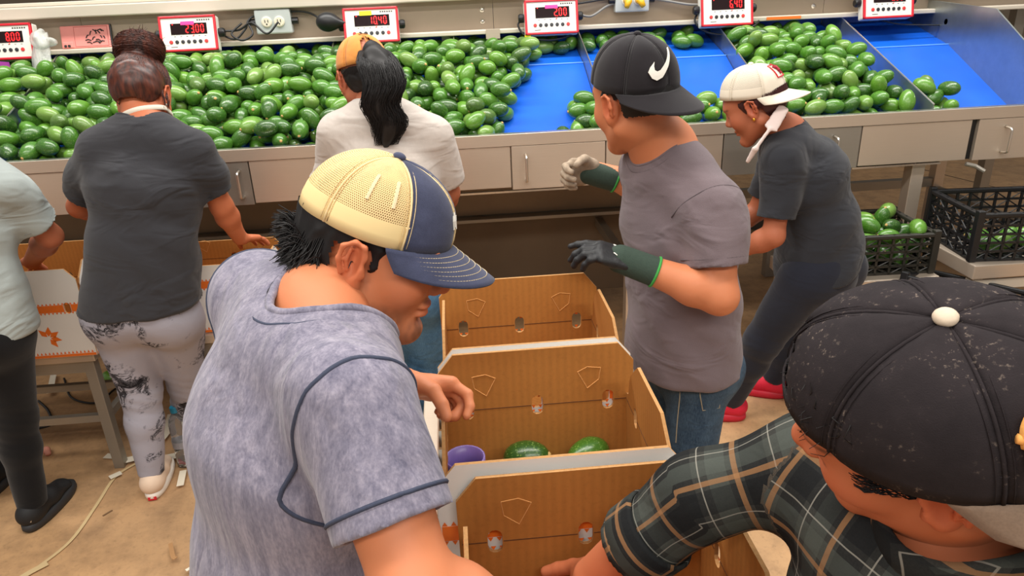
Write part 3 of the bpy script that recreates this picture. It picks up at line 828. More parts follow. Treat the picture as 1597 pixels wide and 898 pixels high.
carton((BX - .002, 1.088, .765), BW, .360, .195, .322, 'middle of three open cartons, with two avocados inside')
carton((BX + .03, .7285, .757), BW + .005, .335, .195, .316, 'nearest open carton that both foreground men reach into')
# steel packing bench that carries the three cartons
pb = tag(empty('packing_bench', (BX, 1.1, 0)), 'steel roller bench under the three open cartons', 'bench')
MB().box(BX - .26, BX - .22, .45, 1.78, .69, .755, bev=.004).build('bench_rail', M_STEEL, pb)
MB().box(BX + .24, BX + .28, .45, 1.78, .69, .755, bev=.004).build('bench_rail', M_STEEL, pb)
for i in range(17):
    y = .5 + i * .077
    MB().tube([(BX - .22, y, .735), (BX + .24, y, .735)], .02, 10).build('roller', M_STEEL_D, pb, True)
for X in (BX - .24, BX + .26):
    for Y in (.5, 1.72): MB().box(X - .02, X + .02, Y - .02, Y + .02, 0, .69).build('leg', M_STEEL, pb)
MB().box(BX - .24, BX + .26, 1.71, 1.73, .30, .34).build('stretcher', M_STEEL, pb)
# left packing tables and cartons
def packing_table(x0, x1, y0, y1, ztop, label, splay=0):
    t = tag(empty('packing_table', ((x0 + x1) / 2, (y0 + y1) / 2, 0)), label, 'table', 'small steel packing tables')
    MB().box(x0, x1, y0, y1, ztop - .035, ztop, bev=.003).build('table_top', M_STEEL, t)
    MB().box(x0 + .023, x1 - .023, y0 + .023, y0 + .05, ztop - .09, ztop - .035).build('apron', M_STEEL_D, t)
    MB().box(x0 + .023, x1 - .023, y1 - .05, y1 - .023, ztop - .09, ztop - .035).build('apron', M_STEEL_D, t)
    for X in (x0 + .04, x1 - .04):
        for Y in (y0 + .04, y1 - .04): MB().box(X - .02, X + .02, Y - .02, Y + .02, 0, ztop - .035, bev=.002).build('leg', M_STEEL_D, t)
    for Y in (y0 + .04, y1 - .04): MB().box(x0 + .04, x1 - .04, Y - .012, Y + .012, .22, .25).build('stretcher', M_STEEL_D, t)
    for X in (x0 + .04, x1 - .04): MB().box(X - .012, X + .012, y0 + .04, y1 - .04, .22, .25).build('stretcher', M_STEEL_D, t)
    return t
packing_table(-2.1, -1.41, 2.55, 2.9, .535, 'small steel packing table under the white carton at left')
packing_table(-1.16, -.70, 2.56, 2.9, .57, 'small steel packing table behind the tie dye leggings')
carton((-1.585, 2.70, .537), .40, .34, .195, .345, 'open white carton with orange band and leaf print at left', group='white cartons at left')
carton((-.93, 2.73, .572), .40, .30, .195, .27, 'white carton under the hand of the woman with the bun', group='white cartons at left')

# ------------------------------------------------------------------ crates and their stands
M_CRATE1 = simple('dark_olive_crate_plastic', (40, 38, 32), .5)
M_CRATE2 = simple('black_crate_plastic', (20, 21, 24), .45)
def crate(c, yaw, w, l, h, mat, label, pitch=0, nz=5):
    r = tag(empty('plastic_crate', c), label, 'crate', 'plastic crates')
    r.rotation_euler = (math.radians(pitch), 0, math.radians(yaw))
    def ch(mb, nm): o = mesh_obj(nm, mb.v, mb.f, mat); o.parent = r; return o
    b = MB()
    nx = int(w / .05)
    for i in range(nx + 1):
        x = -w / 2 + .012 + (w - .024) * i / nx; b.box(x - .006, x + .006, -l / 2, l / 2, 0, .008)
    ny = int(l / .05)
    for i in range(ny + 1):
        y = -l / 2 + .012 + (l - .024) * i / ny; b.box(-w / 2, w / 2, y - .006, y + .006, 0, .008)
    ch(b, 'crate_floor')
    for sx, sy in ((0, -1), (0, 1), (-1, 0), (1, 0)):
        m_ = MB(); n = int((w if sy else l) / .055); half = (w if sy else l) / 2
        def bar(a0, a1, z0, z1, d=.004):
            if sy: m_.box(a0, a1, sy * l / 2 - d, sy * l / 2 + d, z0, z1)
            else: m_.box(sx * w / 2 - d, sx * w / 2 + d, a0, a1, z0, z1)
        for i in range(n + 1):
            a = -half + 2 * half * i / n; bar(a - .005, a + .005, 0, h)
        for j in range(nz + 1):
            z = h * j / (nz + .6); bar(-half, half, z, z + .009)
        # diagonal bracing between the ribs
        for i in range(n):
            for j in range(nz):
                a0 = -half + 2 * half * i / n; a1 = -half + 2 * half * (i + 1) / n; z0 = h * j / (nz + .6); z1 = h * (j + 1) / (nz + .6)
                if (i + j) % 2: a0, a1 = a1, a0
                p, q = ((a0, sy * l / 2, z0), (a1, sy * l / 2, z1)) if sy else ((sx * w / 2, a0, z0), (sx * w / 2, a1, z1))
                m_.tube([p, q], .0028, 4)
        ch(m_, 'lattice_side')
        rm = MB()
        if sy: rm.box(-w / 2 - .012, w / 2 + .012, sy * l / 2 - .012, sy * l / 2 + .012, h - .016, h, bev=.004)
        else: rm.box(sx * w / 2 - .012, sx * w / 2 + .012, -l / 2, l / 2, h - .016, h, bev=.004)
        ch(rm, 'rim')
    for sx in (-1, 1):
        for sy in (-1, 1):
            cb = MB().box(sx * w / 2 - .014, sx * w / 2 + .014, sy * l / 2 - .014, sy * l / 2 + .014, 0, h + .012, bev=.004); ch(cb, 'corner_post')
    return r
crate1 = crate((1.70, 2.78, .60), -3, .40, .34, .17, M_CRATE1, 'dark olive crate heaped with avocados beside the white cap woman')
crate2 = crate((2.30, 2.72, .65), -6, .50, .36, .20, M_CRATE2, 'black lattice crate with a few avocados at the right edge')
crate3 = crate((1.95, 2.44, .40), -52, .40, .30, .20, M_CRATE2, 'black crate tilted on its edge on the lower shelf', pitch=-12)
def stand(x0, x1, y0, y1, ztop, zlow, label, thick=.06):
    t = tag(empty('crate_stand', ((x0 + x1) / 2, (y0 + y1) / 2, 0)), label, 'stand', 'steel crate stands')
    MB().box(x0, x1, y0, y1, ztop - thick, ztop, bev=.004).build('stand_top', M_STEEL, t)
    MB().box(x0 + .01, x1 - .01, y0 + .01, y0 + .05, ztop - thick - .05, ztop - thick - .01).build('front_beam', M_STEELP, t)
    for X in (x0 + .04, x1 - .04):
        for Y in (y0 + .04, y1 - .04): MB().box(X - .022, X + .022, Y - .022, Y + .022, .03, ztop - thick, bev=.002).build('leg', M_STEEL, t)
        for Y in (y0 + .04, y1 - .04): MB().lathe([(.022, 0), (.022, .012), (.008, .016), (.008, .03)], (X, Y, 0), 12).build('foot', M_STEEL_D, t)
    for Y in (y0 + .04, y1 - .04): MB().box(x0 + .04, x1 - .04, Y - .02, Y + .02, zlow, zlow + .03).build('lower_rail', M_STEELP, t)
    for X in (x0 + .04, x1 - .04): MB().box(X - .02, X + .02, y0 + .04, y1 - .04, zlow, zlow + .03).build('lower_rail', M_STEELP, t)
    MB().tube([(x0 + .06, y0 + .04, zlow + .03), (x1 - .06, y0 + .04, ztop - thick - .02)], .012, 6).build('brace', M_STEEL_D, t)
    return t
stand(1.36, 1.91, 2.56, 2.92, .598, .24, 'steel stand carrying the olive crate of avocados')
stand(2.02, 2.75, 2.52, 2.92, .648, .24, 'steel stand carrying the black crate at right')

# ------------------------------------------------------------------ litter and bottle
M_PAPER = simple('white_paper_strip', (226, 216, 196), .8, var=.08)
M_STRAP = simple('beige_strap', (206, 180, 134), .7)
LIFT = [0]
def strip_on_floor(pts, w, mat, label, name='paper_strip', cat='paper strip', lift=.0035, group='paper strips on the floor'):
    P = spline(pts, 6); vs = []; fs = []; LIFT[0] += 1; lift = .001 + LIFT[0] * .0021
    for i, p in enumerate(P):
        t = unit(np.array(P[min(i + 1, len(P) - 1)]) - np.array(P[max(i - 1, 0)])); nrm = np.array([-t[1], t[0], 0])
        z = p[2] + lift
        for s in (-1, 1):
            for h in (0, .0016): vs.append((p[0] + nrm[0] * s * w, p[1] + nrm[1] * s * w, z + h))
    for i in range(len(P) - 1):
        a = i * 4; b = a + 4
        fs += [(a, a + 2, b + 2, b), (a + 1, b + 1, b + 3, a + 3), (a, b, b + 1, a + 1), (a + 2, a + 3, b + 3, b + 2)]
    fs += [(0, 1, 3, 2)]; e = (len(P) - 1) * 4; fs += [(e, e + 2, e + 3, e + 1)]
    o = mesh_obj(name, vs, fs, mat); tag(o, label, cat, group); return o
G = lambda x, y, z=0: atz(x, y, z)
strip_on_floor([G(50, 893), G(110, 845), G(150, 790), G(180, 745), G(215, 722)], .006, M_STRAP, 'long thin beige strap trailing across the floor at left', 'packing_strap', 'strap', group='strapping on the floor')
strip_on_floor([G(30, 905), G(50, 893), G(75, 880)], .012, M_STRAP, 'pale ribbon end at the bottom left corner', 'packing_strap', 'strap', group='strapping on the floor')
strip_on_floor([G(165, 713), G(180, 714)], .016, M_PAPER, 'white paper scrap left of the table foot')
strip_on_floor([G(172, 748), G(190, 740)], .014, M_PAPER, 'white paper scrap on the strap by the table foot')
strip_on_floor([G(195, 722), G(215, 716), G(235, 700)], .02, M_PAPER, 'crumpled white paper strip beside the table leg')
strip_on_floor([G(282, 762), G(287, 738)], .013, M_PAPER, 'white paper strip right of the cream shoe')
strip_on_floor([G(252, 690), G(262, 675), G(270, 650)], .02, M_PAPER, 'white paper strip standing behind the ankle')
strip_on_floor([G(255, 720), G(275, 716), G(284, 712)], .02, M_PAPER, 'white paper strip at the foot of the bottle')
strip_on_floor([G(292, 897), G(330, 876), G(338, 885), G(325, 902)], .006, M_PAPER, 'folded white paper loop at the bottom of the floor')
strip_on_floor([G(268, 855), G(272, 875), G(276, 879)], .007, simple('tan_scrap', (176, 132, 88), .8), 'small tan scrap on the bare floor')
strip_on_floor([G(163, 813), G(178, 804)], .004, simple('brown_splinter', (110, 80, 52), .8), 'thin brown splinter on the bare floor')
strip_on_floor([G(80, 620), G(86, 590)], .014, M_PAPER, 'white paper strip under the left packing table')
MB_c = MB(); MB_c.tube(spline([G(100, 590, .01), G(112, 620, .01), G(150, 628, .01), G(175, 610, .01), G(187, 600, .01)], 8), .005, 6)
tag(MB_c.build('floor_cable', M_CABLE, None, True), 'black cable curled on the floor under the left table', 'cable')
MB_c = MB(); MB_c.tube(spline([G(60, 625, .01), G(75, 640, .01), G(80, 660, .01), G(60, 668, .01)], 8), .006, 6)
tag(MB_c.build('floor_cable', M_CABLE, None, True), 'short black cable bend behind the black leggings', 'cable')
pk = tag(MB().tube(spline([G(66, 705, .012), G(73, 700, .02), G(75, 708, .012)], 5), .012, 8).build('rubber_piece', simple('pink_rubber', (222, 150, 130), .6), None, True), 'small pink rubber piece behind the black leggings', 'rubber')

bt = tag(empty('water_bottle', G(293, 722)), 'clear water bottle with a blue cap on the floor', 'bottle')
N = NT('clear_bottle_plastic'); N.set(.08); N.base((.95, .97, .97, 1)); N.b.inputs['Transmission Weight'].default_value = .92; N.b.inputs['IOR'].default_value = 1.2
bc = np.array(G(293, 722))
prof = [(.030, 0), (.038, .006), (.038, .075), (.035, .082), (.038, .09), (.038, .125), (.034, .14), (.036, .15), (.036, .19), (.03, .215), (.018, .235), (.0145, .24), (.0145, .25)]
MB().lathe(prof, bc, 24).build('bottle_body', N.m, bt, True)
N = NT('still_water'); N.set(.02); N.base((.93, .96, .96, 1)); N.b.inputs['Transmission Weight'].default_value = 1.0; N.b.inputs['IOR'].default_value = 1.33
MB().lathe([(.028, .004), (.035, .01), (.035, .08)], bc, 20).build('water', N.m, bt, True)
MB().lathe([(.0165, .246), (.0165, .268), (.014, .271)], bc, 20).build('bottle_cap', simple('cyan_cap', (26, 138, 176), .4), bt)
MB().lathe([(.0386, .093), (.0386, .122)], bc, 24).build('bottle_label', simple('faded_label', (150, 150, 158), .4), bt)
# purple cup in the middle carton
cp = tag(empty('purple_cup', (-.022, 1.10, .772)), 'purple plastic cup standing in the middle carton', 'cup')
MB().lathe([(.028, 0), (.035, .16), (.037, .165), (.037, .192), (.034, .192), (.032, .16), (.026, .006)], (-.022, 1.10, .772), 22).build('cup_body', simple('violet_plastic', (112, 92, 156), .35), cp, True)
# ------------------------------------------------------------------ avocados
def avo_mesh(i):
    r = random.Random(100 + i); L = .046 + r.random() * .006; R_ = .032 + r.random() * .003; neck = .55 + r.random() * .25
    prof = []
    for k in range(11):
        t = k / 10; a = math.pi * t
        z = -L * math.cos(a); rad = R_ * math.sin(a) ** .9 * (1 - (1 - neck) * max(0, t - .45) ** 1.2 * 1.3)
        prof.append((max(rad, .0012), z))
    mb = MB().lathe(prof, (0, 0, 0), 14)
    me = bpy.data.meshes.new('avocado'); me.from_pydata(mb.v, [], mb.f); me.materials.append(M_AVO)
    me.polygons.foreach_set('use_smooth', np.ones(len(me.polygons), dtype=bool)); me.update()
    sm = MB().lathe([(.0055, L - .0035), (.006, L + .0008), (.003, L + .003)], (0, 0, 0), 8)
    ms = bpy.data.meshes.new('stem'); ms.from_pydata(sm.v, [], sm.f); ms.materials.append(M_STEM); ms.update()
    return me, ms, np.array(mb.v), mb.f
AVO = [avo_mesh(i) for i in range(6)]
def avocado(p, rot, kind, label, group):
    o = bpy.data.objects.new('avocado', AVO[kind][0]); COL.objects.link(o); o.location = tuple(map(float, p)); o.rotation_euler = rot
    s = bpy.data.objects.new('stem', AVO[kind][1]); COL.objects.link(s); s.parent = o
    return tag(o, label, 'avocado', group)
def pile(region, n, zfun, r=.0342, tries=30, seed=0, maxz=None):
    """deposit spheres one by one at the lowest of several random resting spots"""
    g = np.random.default_rng(seed); P = np.zeros((0, 3)); x0, x1, y0, y1 = region['box']; ok = region.get('ok')
    for i in range(n):
        best = None
        for _ in range(tries):
            x = x0 + (x1 - x0) * g.random(); y = y0 + (y1 - y0) * g.random()
            if ok is not None and not ok(x, y): continue
            z = zfun(y) + r * 1.02
            if len(P):
                d2 = (P[:, 0] - x) ** 2 + (P[:, 1] - y) ** 2; mk = d2 < (2 * r) ** 2
                if mk.any(): z = max(z, np.max(P[mk, 2] + np.sqrt((2 * r) ** 2 - d2[mk])))
            if y > 3.5 and z + r > 1.522: continue
            hgt = z - zfun(y)
            if best is None or hgt < best[0]: best = (hgt, x, y, z)
        if best is None: continue
        if maxz and best[0] > maxz: continue
        P = np.vstack([P, best[1:]])
    return P
def rand_rot(g):
    # lying on its side, any heading, small tilt
    return (math.pi / 2 + g.normal() * .55, g.random() * 6.28, g.random() * 6.28)
bz = lambda y: bed_z(y)
ga = np.random.default_rng(5)
heaps = []
# left bins are full from lip to rail
L1 = 'green avocado in the full bins at left, behind the two women'
L2 = 'green avocado in the full middle bins, between the orange cap and the bun'
heaps.append((pile({'box': (-2.50, -1.91, 3.035, 3.93)}, 175, bz, maxz=.15, seed=250), 'green avocado in the leftmost bin, under the plastic bag', 'avocados in the leftmost bin'))
heaps.append((pile({'box': (-1.83, -1.02, 3.035, 3.93)}, 285, bz, maxz=.15, seed=183), 'green avocado in the full bins around the woman with the bun', 'avocados around the bun'))
heaps.append((pile({'box': (-1.02, -.22, 3.035, 3.93)}, 280, bz, maxz=.15, seed=102), L2, 'avocados left of the orange cap'))
heaps.append((pile({'box': (-.22, .46, 3.035, 3.93), 'ok': lambda x, y: x < .16 + (y - 3.05) * .40}, 195, bz, maxz=.14, seed=21), 'green avocado in the heap between the ponytail and the bare blue belt', 'avocados right of the ponytail'))
heaps.append((pile({'box': (.40, .62, 3.75, 3.93)}, 9, bz, maxz=.1, seed=22), 'green avocado in the row under the 2.00 display', 'avocados under the 2.00 display'))
heaps.append((pile({'box': (.54, .62, 3.04, 3.26)}, 9, bz, maxz=.12, seed=23), 'green avocado in the small pile at the right of the bare blue belt', 'avocados in the small pile by the divider'))
heaps.append((pile({'box': (.43, .53, 3.05, 3.1)}, 2, bz, seed=24), 'green avocado lying alone on the blue belt near the lip', 'avocados alone near the lip'))
# bin behind the swoosh cap
heaps.append((pile({'box': (.69, 1.33, 3.04, 3.42), 'ok': lambda x, y: y < 3.10 + .33 * abs(x - .9) + (.1 if x < .8 else 0)}, 70, bz, maxz=.1, seed=31), 'green avocado in the bin behind the swoosh cap', 'avocados in the bin behind the swoosh cap'))
heaps.append((pile({'box': (.69, 1.28, 3.72, 3.93)}, 16, bz, maxz=.09, seed=32), 'green avocado at the back of the bin behind the swoosh cap', 'avocados at the back of the swoosh cap bin'))
# bin behind the white cap
heaps.append((pile({'box': (1.41, 1.99, 3.04, 3.93), 'ok': lambda x, y: x < 1.98 - max(0, (y - 3.10)) * .24}, 195, bz, maxz=.14, seed=41), 'green avocado in the heap behind the white cap', 'avocados in the bin behind the white cap'))
# few dark ones in the last bin
heaps.append((pile({'box': (2.07, 2.2, 3.05, 3.2), 'ok': lambda x, y: x - 2.07 < .15 - (y - 3.05) * .6}, 9, bz, maxz=.13, seed=51), 'dark avocado in the small pile in the otherwise empty blue bin', 'dark avocados in the last bin'))
allp = []
for P, lab, grp in heaps:
    for p in P: allp.append((p, lab, grp))
# how far each one shows towards the aisle: drop those buried by others
pts = np.array([a[0] for a in allp]); vis = np.ones(len(pts), bool)
for i in range(len(pts)):
    d = CC - pts[i]; dist = np.linalg.norm(d); d = d / dist
    q = pts - pts[i]; t = q @ d; perp = np.linalg.norm(q - t[:, None] * d, axis=1)
    near = (t > .01) & (t < .35)
    # several sample points on the disc, hidden if all are covered by nearer fruit
    a = unit(np.cross(d, [0, 0, 1])); b = np.cross(d, a); cnt = 0
    Q_ = q[near]; T_ = t[near]
    for k in range(9):
        off = (a * math.cos(k * .698) + b * math.sin(k * .698)) * (.028 if k else 0)
        if not len(Q_) or np.min(np.linalg.norm(Q_ - T_[:, None] * d - off, axis=1)) > .036: cnt += 1
    vis[i] = cnt >= 1
order = [i for i in range(len(allp)) if vis[i]]
order.sort(key=lambda i: np.linalg.norm(pts[i] - CC))
def inframe(p):
    v = p - CC; d = v @ CF; x = 798.5 + FPX * (v @ CR) / d; y = 449 - FPX * (v @ CU) / d
    return -25 < x < 1620 and -20 < y < 900
order = [i for i in order if inframe(pts[i])]
N_IND = 292
for i in order[:N_IND]:
    p, lab, grp = allp[i]
    avocado(p, rand_rot(ga), int(ga.integers(6)), lab, grp)
sv = MB()
rest = order[N_IND:] + [i for i in range(len(allp)) if not vis[i]]
SV, SF, base_ = [], [], 0
for i in rest:
    p = allp[i][0]; _, _, v, f = AVO[int(ga.integers(6))]
    Rm = np.array(__import__('mathutils').Euler(rand_rot(ga)).to_matrix())
    SV.append(v @ Rm.T + p); SF += [tuple(j + base_ for j in ff) for ff in f]; base_ += len(v)
if SV:
    so = mesh_obj('avocado_heap', np.vstack(SV), SF, M_AVOI, None, True)
    so['kind'] = 'stuff'; tag(so, 'remaining green avocados heaped at the back of the trough bins', 'avocados')
print('avocados', len(allp), 'visible', len(order), 'rest', len(rest))
# crates, cartons and floor
def crate_fill(c, n, w, l, zb, seed, lab, grp, yaw=0, maxz=None):
    P = pile({'box': (-w / 2, w / 2, -l / 2, l / 2)}, n, lambda y: zb, seed=seed, maxz=maxz)
    a = math.radians(yaw)
    for p in P:
        q = (c[0] + p[0] * math.cos(a) - p[1] * math.sin(a), c[1] + p[0] * math.sin(a) + p[1] * math.cos(a), p[2])
        avocado(q, rand_rot(ga), int(ga.integers(6)), lab, grp)
crate_fill((1.70, 2.78), 44, .31, .25, .612, 61, 'green avocado in the dark olive crate', 'avocados in the olive crate', -3)
crate_fill((2.24, 2.66), 6, .20, .12, .662, 62, 'green avocado at the bottom of the black lattice crate', 'avocados in the black crate', -6)
avocado((.098, 1.195, .884), (1.35, .5, 1.2), 0, 'dark green avocado in the middle carton, nearer the purple cup', 'avocados in the middle carton')
avocado((.222, 1.195, .878), (1.5, 1.0, -1.2), 2, 'dark green avocado in the middle carton, nearer the right panel', 'avocados in the middle carton')
for k, (x, y) in enumerate(((.045, 1.21), (.145, 1.215), (.255, 1.21), (.1, 1.11), (.2, 1.06), (.06, 1.0), (.28, 1.0), (.1, 1.2), (.2, 1.19))):
    avocado((x, y, .81 if k < 7 else .845), rand_rot(ga), k % 6, 'green avocado lying on the bottom of the middle carton', 'avocados on the carton bottom')
avocado(atz(171, 588, .036), (1.5, .3, .8), 1, 'dark green avocado lying on the floor behind the tie dye leggings', 'avocado on the floor')
# ------------------------------------------------------------------ people: materials
def skin_mat():
    N = NT('skin'); N.set(.52, 0, .35)
    a = N.attr('Col'); v = N.coord()
    n1 = N.noise(v, 22, 3); n2 = N.noise(v, 420, 2)
    c = N.mix(N.math('MULTIPLY', n1, .30), a.outputs['Color'], lin((150, 72, 46)), 'MULTIPLY')
    c = N.mix(.72, c, a.outputs['Color'])
    N.base(c); N.bump(N.math('ADD', N.math('MULTIPLY', n1, .4), N.math('MULTIPLY', n2, .25)), .10, .002)
    N.b.inputs['Subsurface Weight'].default_value = .08; N.b.inputs['Subsurface Radius'].default_value = (.012, .005, .003)
    N.b.inputs['Subsurface Scale'].default_value = .5
    return N.m
M_SKIN = skin_mat()
M_EYE = simple('eye_white', (215, 205, 196), .15)
M_HAIR = NT('black_hair'); M_HAIR.set(.55, 0, .35)
_n = M_HAIR.noise(M_HAIR.coord(), 60, 2); M_HAIR.base(M_HAIR.mix(_n, lin((12, 11, 12)), lin((30, 26, 26)))); M_HAIR = M_HAIR.m
M_HAIRB = NT('auburn_brown_hair'); M_HAIRB.set(.42, 0, .45)
_n = M_HAIRB.noise(M_HAIRB.coord('Object', (90, 90, 12)), 1.0, 3); M_HAIRB.base(M_HAIRB.mix(M_HAIRB.ramp(_n, [(.35, 0.), (.7, 1.)]), lin((44, 22, 18)), lin((98, 48, 32)))); M_HAIRB = M_HAIRB.m
M_HAIRR = NT('dark_red_hair'); M_HAIRR.set(.45, 0, .4)
_n = M_HAIRR.noise(M_HAIRR.coord(), 30, 3); M_HAIRR.base(M_HAIRR.mix(_n, lin((30, 14, 16)), lin((84, 38, 38)))); M_HAIRR = M_HAIRR.m
SK1 = np.array(lin((205, 128, 88))[:3]); SK2 = np.array(lin((192, 112, 76))[:3]); SK3 = np.array(lin((176, 104, 74))[:3])

def frame(f, u):
    f = unit(f); u = np.asarray(u, float); u = unit(u - f * (u @ f)); r = np.cross(f, u)
    return np.stack([r, f, u], axis=1)       # columns: right, forward, up
class Head:
    """head with centre c, facing f, top towards u; s scales the adult size"""
    def __init__(s, c, f, u, sc=1.0): s.c = np.asarray(c, float); s.R = frame(f, u); s.s = sc
    def w(s, p): return s.c + s.R @ (np.asarray(p, float) * s.s)
    def loc(s, V): return ((V - s.c) @ s.R) / s.s
    def dv(s, d): return s.R @ np.asarray(d, float)
    def E(s, p, r, k=.02, op='u', R=None):
        return ELL(s.w(p), np.asarray(r) * s.s, s.R if R is None else s.R @ R, k, op)
    def C(s, a, b, ra, rb, k=.02, op='u'): return RC(s.w(a), s.w(b), ra * s.s, rb * s.s, k, op)
    def prims(s, neck=None, nr=(.056, .062), ears=True, female=False, ear_tilt=0):
        P = [s.E((0, -.018, .042), (.076, .098, getattr(s, 'crz', .088)), .03), s.E((0, .028, -.025), (.064, .068, .088), .03),
             s.E((0, .055, .03), (.058, .042, .05), .03)]
        for q in (-1, 1):
            P += [s.C((q * .056, -.012, -.055), (q * .012, .068, -.108), .020, .018, .03), s.E((q * .042, .056, -.028), (.024, .03, .028), .025)]
        P += [s.E((0, .078, -.105), (.022, .018, .018), .02), s.C((-.034, .083, .026), (.034, .083, .026), .0105, .0105, .02),
              s.C((0, .088, .016), (0, .108, -.022), .0075, .0115, .014), s.E((0, .109, -.026), (.0125, .0115, .0105), .008)]
        for q in (-1, 1):
            P += [s.E((q * .0135, .099, -.031), (.0085, .011, .0085), .006)]
            P += [s.E((q * .033, .098, .004), (.019, .014, .012), .014, 's')]
            P += [s.E((q * .033, .079, .004), (.0155, .0125, .0125), .006)]
        P += [s.E((0, .090, -.060), (.025, .011, .0062), .006), s.E((0, .089, -.0735), (.021, .011, .0075), .006),
              s.C((-.022, .099, -.0665), (.022, .099, -.0665), .0016, .0016, .003, 's'),
              s.E((0, .094, -.086), (.022, .008, .006), .008, 's')]
        if neck is not None:
            P += [RC(s.w((0, -.03, -.055)), neck, nr[0] * s.s, nr[1] * s.s, .03)]
        if ears:
            for q in (-1, 1):
                t = math.radians(14); Re = np.array([[math.cos(.5 * q), math.sin(.5 * q), 0], [-math.sin(.5 * q), math.cos(.5 * q), 0], [0, 0, 1]])
                P += [s.E((q * .080, -.012, -.006), (.0085, .0205, .033), .008, 'u', Re), s.E((q * .0775, -.005, -.033), (.008, .011, .013), .008, 'u', Re),
                      s.E((q * .0895, -.010, -.002), (.0075, .0125, .021), .006, 's', Re), s.C((q * .084, .004, -.012), (q * .084, .006, -.020), .0045, .0045, .005)]
                # rim (helix) and inner fold
                pts = [(q * .086, .006, .006), (q * .089, .002, .022), (q * .091, -.012, .027), (q * .093, -.027, .018), (q * .092, -.030, -.002), (q * .087, -.024, -.022)]
                for a, b in zip(pts[:-1], pts[1:]): P += [s.C(a, b, .0036, .0036, .004)]
                pts = [(q * .0875, -.017, .014), (q * .0885, -.020, .0), (q * .086, -.016, -.016)]
                for a, b in zip(pts[:-1], pts[1:]): P += [s.C(a, b, .0032, .0032, .004)]
        return P
    def paint(s, V, base, stubble=0.0, lips=True):
        L = s.loc(V); C = np.tile(base, (len(V), 1))
        near = np.linalg.norm(L, axis=1) < .2
        def blob(p, r, col, amt):
            d = np.linalg.norm((L - np.asarray(p)) / np.asarray(r), axis=1); w_ = np.clip(1.4 - d, 0, 1)[:, None] * amt * near[:, None]
            C[:] = C * (1 - w_) + np.asarray(col) * w_
        warm = np.clip(base * np.array([1.02, .68, .62]), 0, 1)
        for q in (-1, 1):
            blob((q * .088, -.012, 0), (.022, .03, .04), warm, .65); blob((q * .045, .07, -.025), (.03, .03, .025), warm, .35)
            blob((q * .033, .093, .006), (.02, .02, .012), base * .72, .6)
            for t in np.linspace(0, 1, 5):
                blob((q * (.015 + .036 * t), .097 - .022 * t * t, .0245 + .004 * math.sin(t * 3)), (.008, .012, .0042), (.014, .010, .009), .95)
            for t in np.linspace(0, 1, 5):
                blob((q * (.02 + .026 * t), .093 - .006 * abs(t - .5), -.0035), (.006, .012, .0022), (.02, .012, .01), .8)
        blob((0, .112, -.026), (.016, .012, .014), warm, .5)
        if lips:
            blob((0, .099, -.061), (.024, .012, .006), base * np.array([.82, .50, .50]), .8); blob((0, .098, -.074), (.021, .012, .0075), base * np.array([.86, .54, .54]), .8)
        if stubble > 0:
            st = np.array([.05, .032, .026]); n_ = .5 + .5 * np.clip(vnoise(L, 420, 3), -1, 1)
            d = np.minimum.reduce([np.linalg.norm((L - np.array(p)) / np.array(r), axis=1) for p, r in (
                ((0, .085, -.105), (.035, .03, .02)), ((.05, .02, -.085), (.03, .055, .022)), ((-.05, .02, -.085), (.03, .055, .022)),
                ((.066, -.002, -.05), (.016, .014, .035)), ((-.066, -.002, -.05), (.016, .014, .035)), ((0, .101, -.049), (.03, .012, .006)))])
            w_ = (np.clip(1.5 - d, 0, 1) * stubble * (.45 + .55 * n_) * near)[:, None]
            C[:] = C * (1 - w_) + st * w_
        return C
def hand_prims(wr, d, n, side, curl=(.5, .5, .55, .6), thumb=(.5, .4), sc=1.0, rr=1.0, fore=None, spread=.03, fr=.03):
    """wrist, finger direction, palm normal, side=+1 right / -1 left"""
    wr = np.asarray(wr, float); d = unit(d); n = np.asarray(n, float); n = unit(n - d * (n @ d)); s = np.cross(d, n) * side
    P = []; S = sc
    pc = wr + d * .05 * S
    P += [EC(wr + d * .012 * S, wr + d * .078 * S, s, (.030 * S * rr, .017 * S * rr), (.040 * S * rr, .0145 * S * rr), .012)]
    P += [ELL(wr + d * .035 * S + s * .024 * S + n * .008 * S, np.array([.016, .026, .015]) * S * rr, np.stack([s, d, n], 1), .012)]
    tips = []
    for i, (off, ln, r0) in enumerate(((.0285, .072, .0092), (.0095, .080, .0096), (-.0095, .074, .0092), (-.028, .058, .0082))):
        p = wr + d * (.084 - (.006 if i == 3 else 0) - (.002 if i == 0 else 0)) * S + s * off * S
        dirv = unit(d + s * off / .0285 * spread * 3); c = curl[i]; ang = 0; q = p
        P += [RC(wr + d * .045 * S + s * off * .8 * S, p, .0115 * S * rr, r0 * 1.1 * S * rr, .010)]
        for k, (fr_, w_) in enumerate(((.45, .9), (.31, 1.2), (.24, .8))):
            ang += c * w_; dd = dirv * math.cos(ang) + n * math.sin(ang); e = q + dd * ln * fr_ * S
            P += [RC(q, e, r0 * (1 - .09 * k) * S * rr, r0 * (.93 - .1 * k) * S * rr, .004)]; q = e
        tips.append(q)
    tb = wr + d * .025 * S + s * .028 * S + n * .006 * S
    t1 = unit(d * .75 + s * .62 + n * (.1 + thumb[0] * .5)); e1 = tb + t1 * .040 * S
    t2 = unit(t1 + n * thumb[0] * .6 - s * thumb[1] * .9); e2 = e1 + t2 * .030 * S
    t3 = unit(t2 - s * thumb[1] * .5 + n * thumb[0] * .3); e3 = e2 + t3 * .022 * S
    P += [RC(tb, e1, .0145 * S * rr, .0115 * S * rr, .010), RC(e1, e2, .0112 * S * rr, .0102 * S * rr, .004), RC(e2, e3, .0102 * S * rr, .0085 * S * rr, .003)]
    if fore is not None: P += [RC(fore, wr + d * .01 * S, fr * 1.15, fr * .92, .015)]
    return P, tips, (e2, e3)
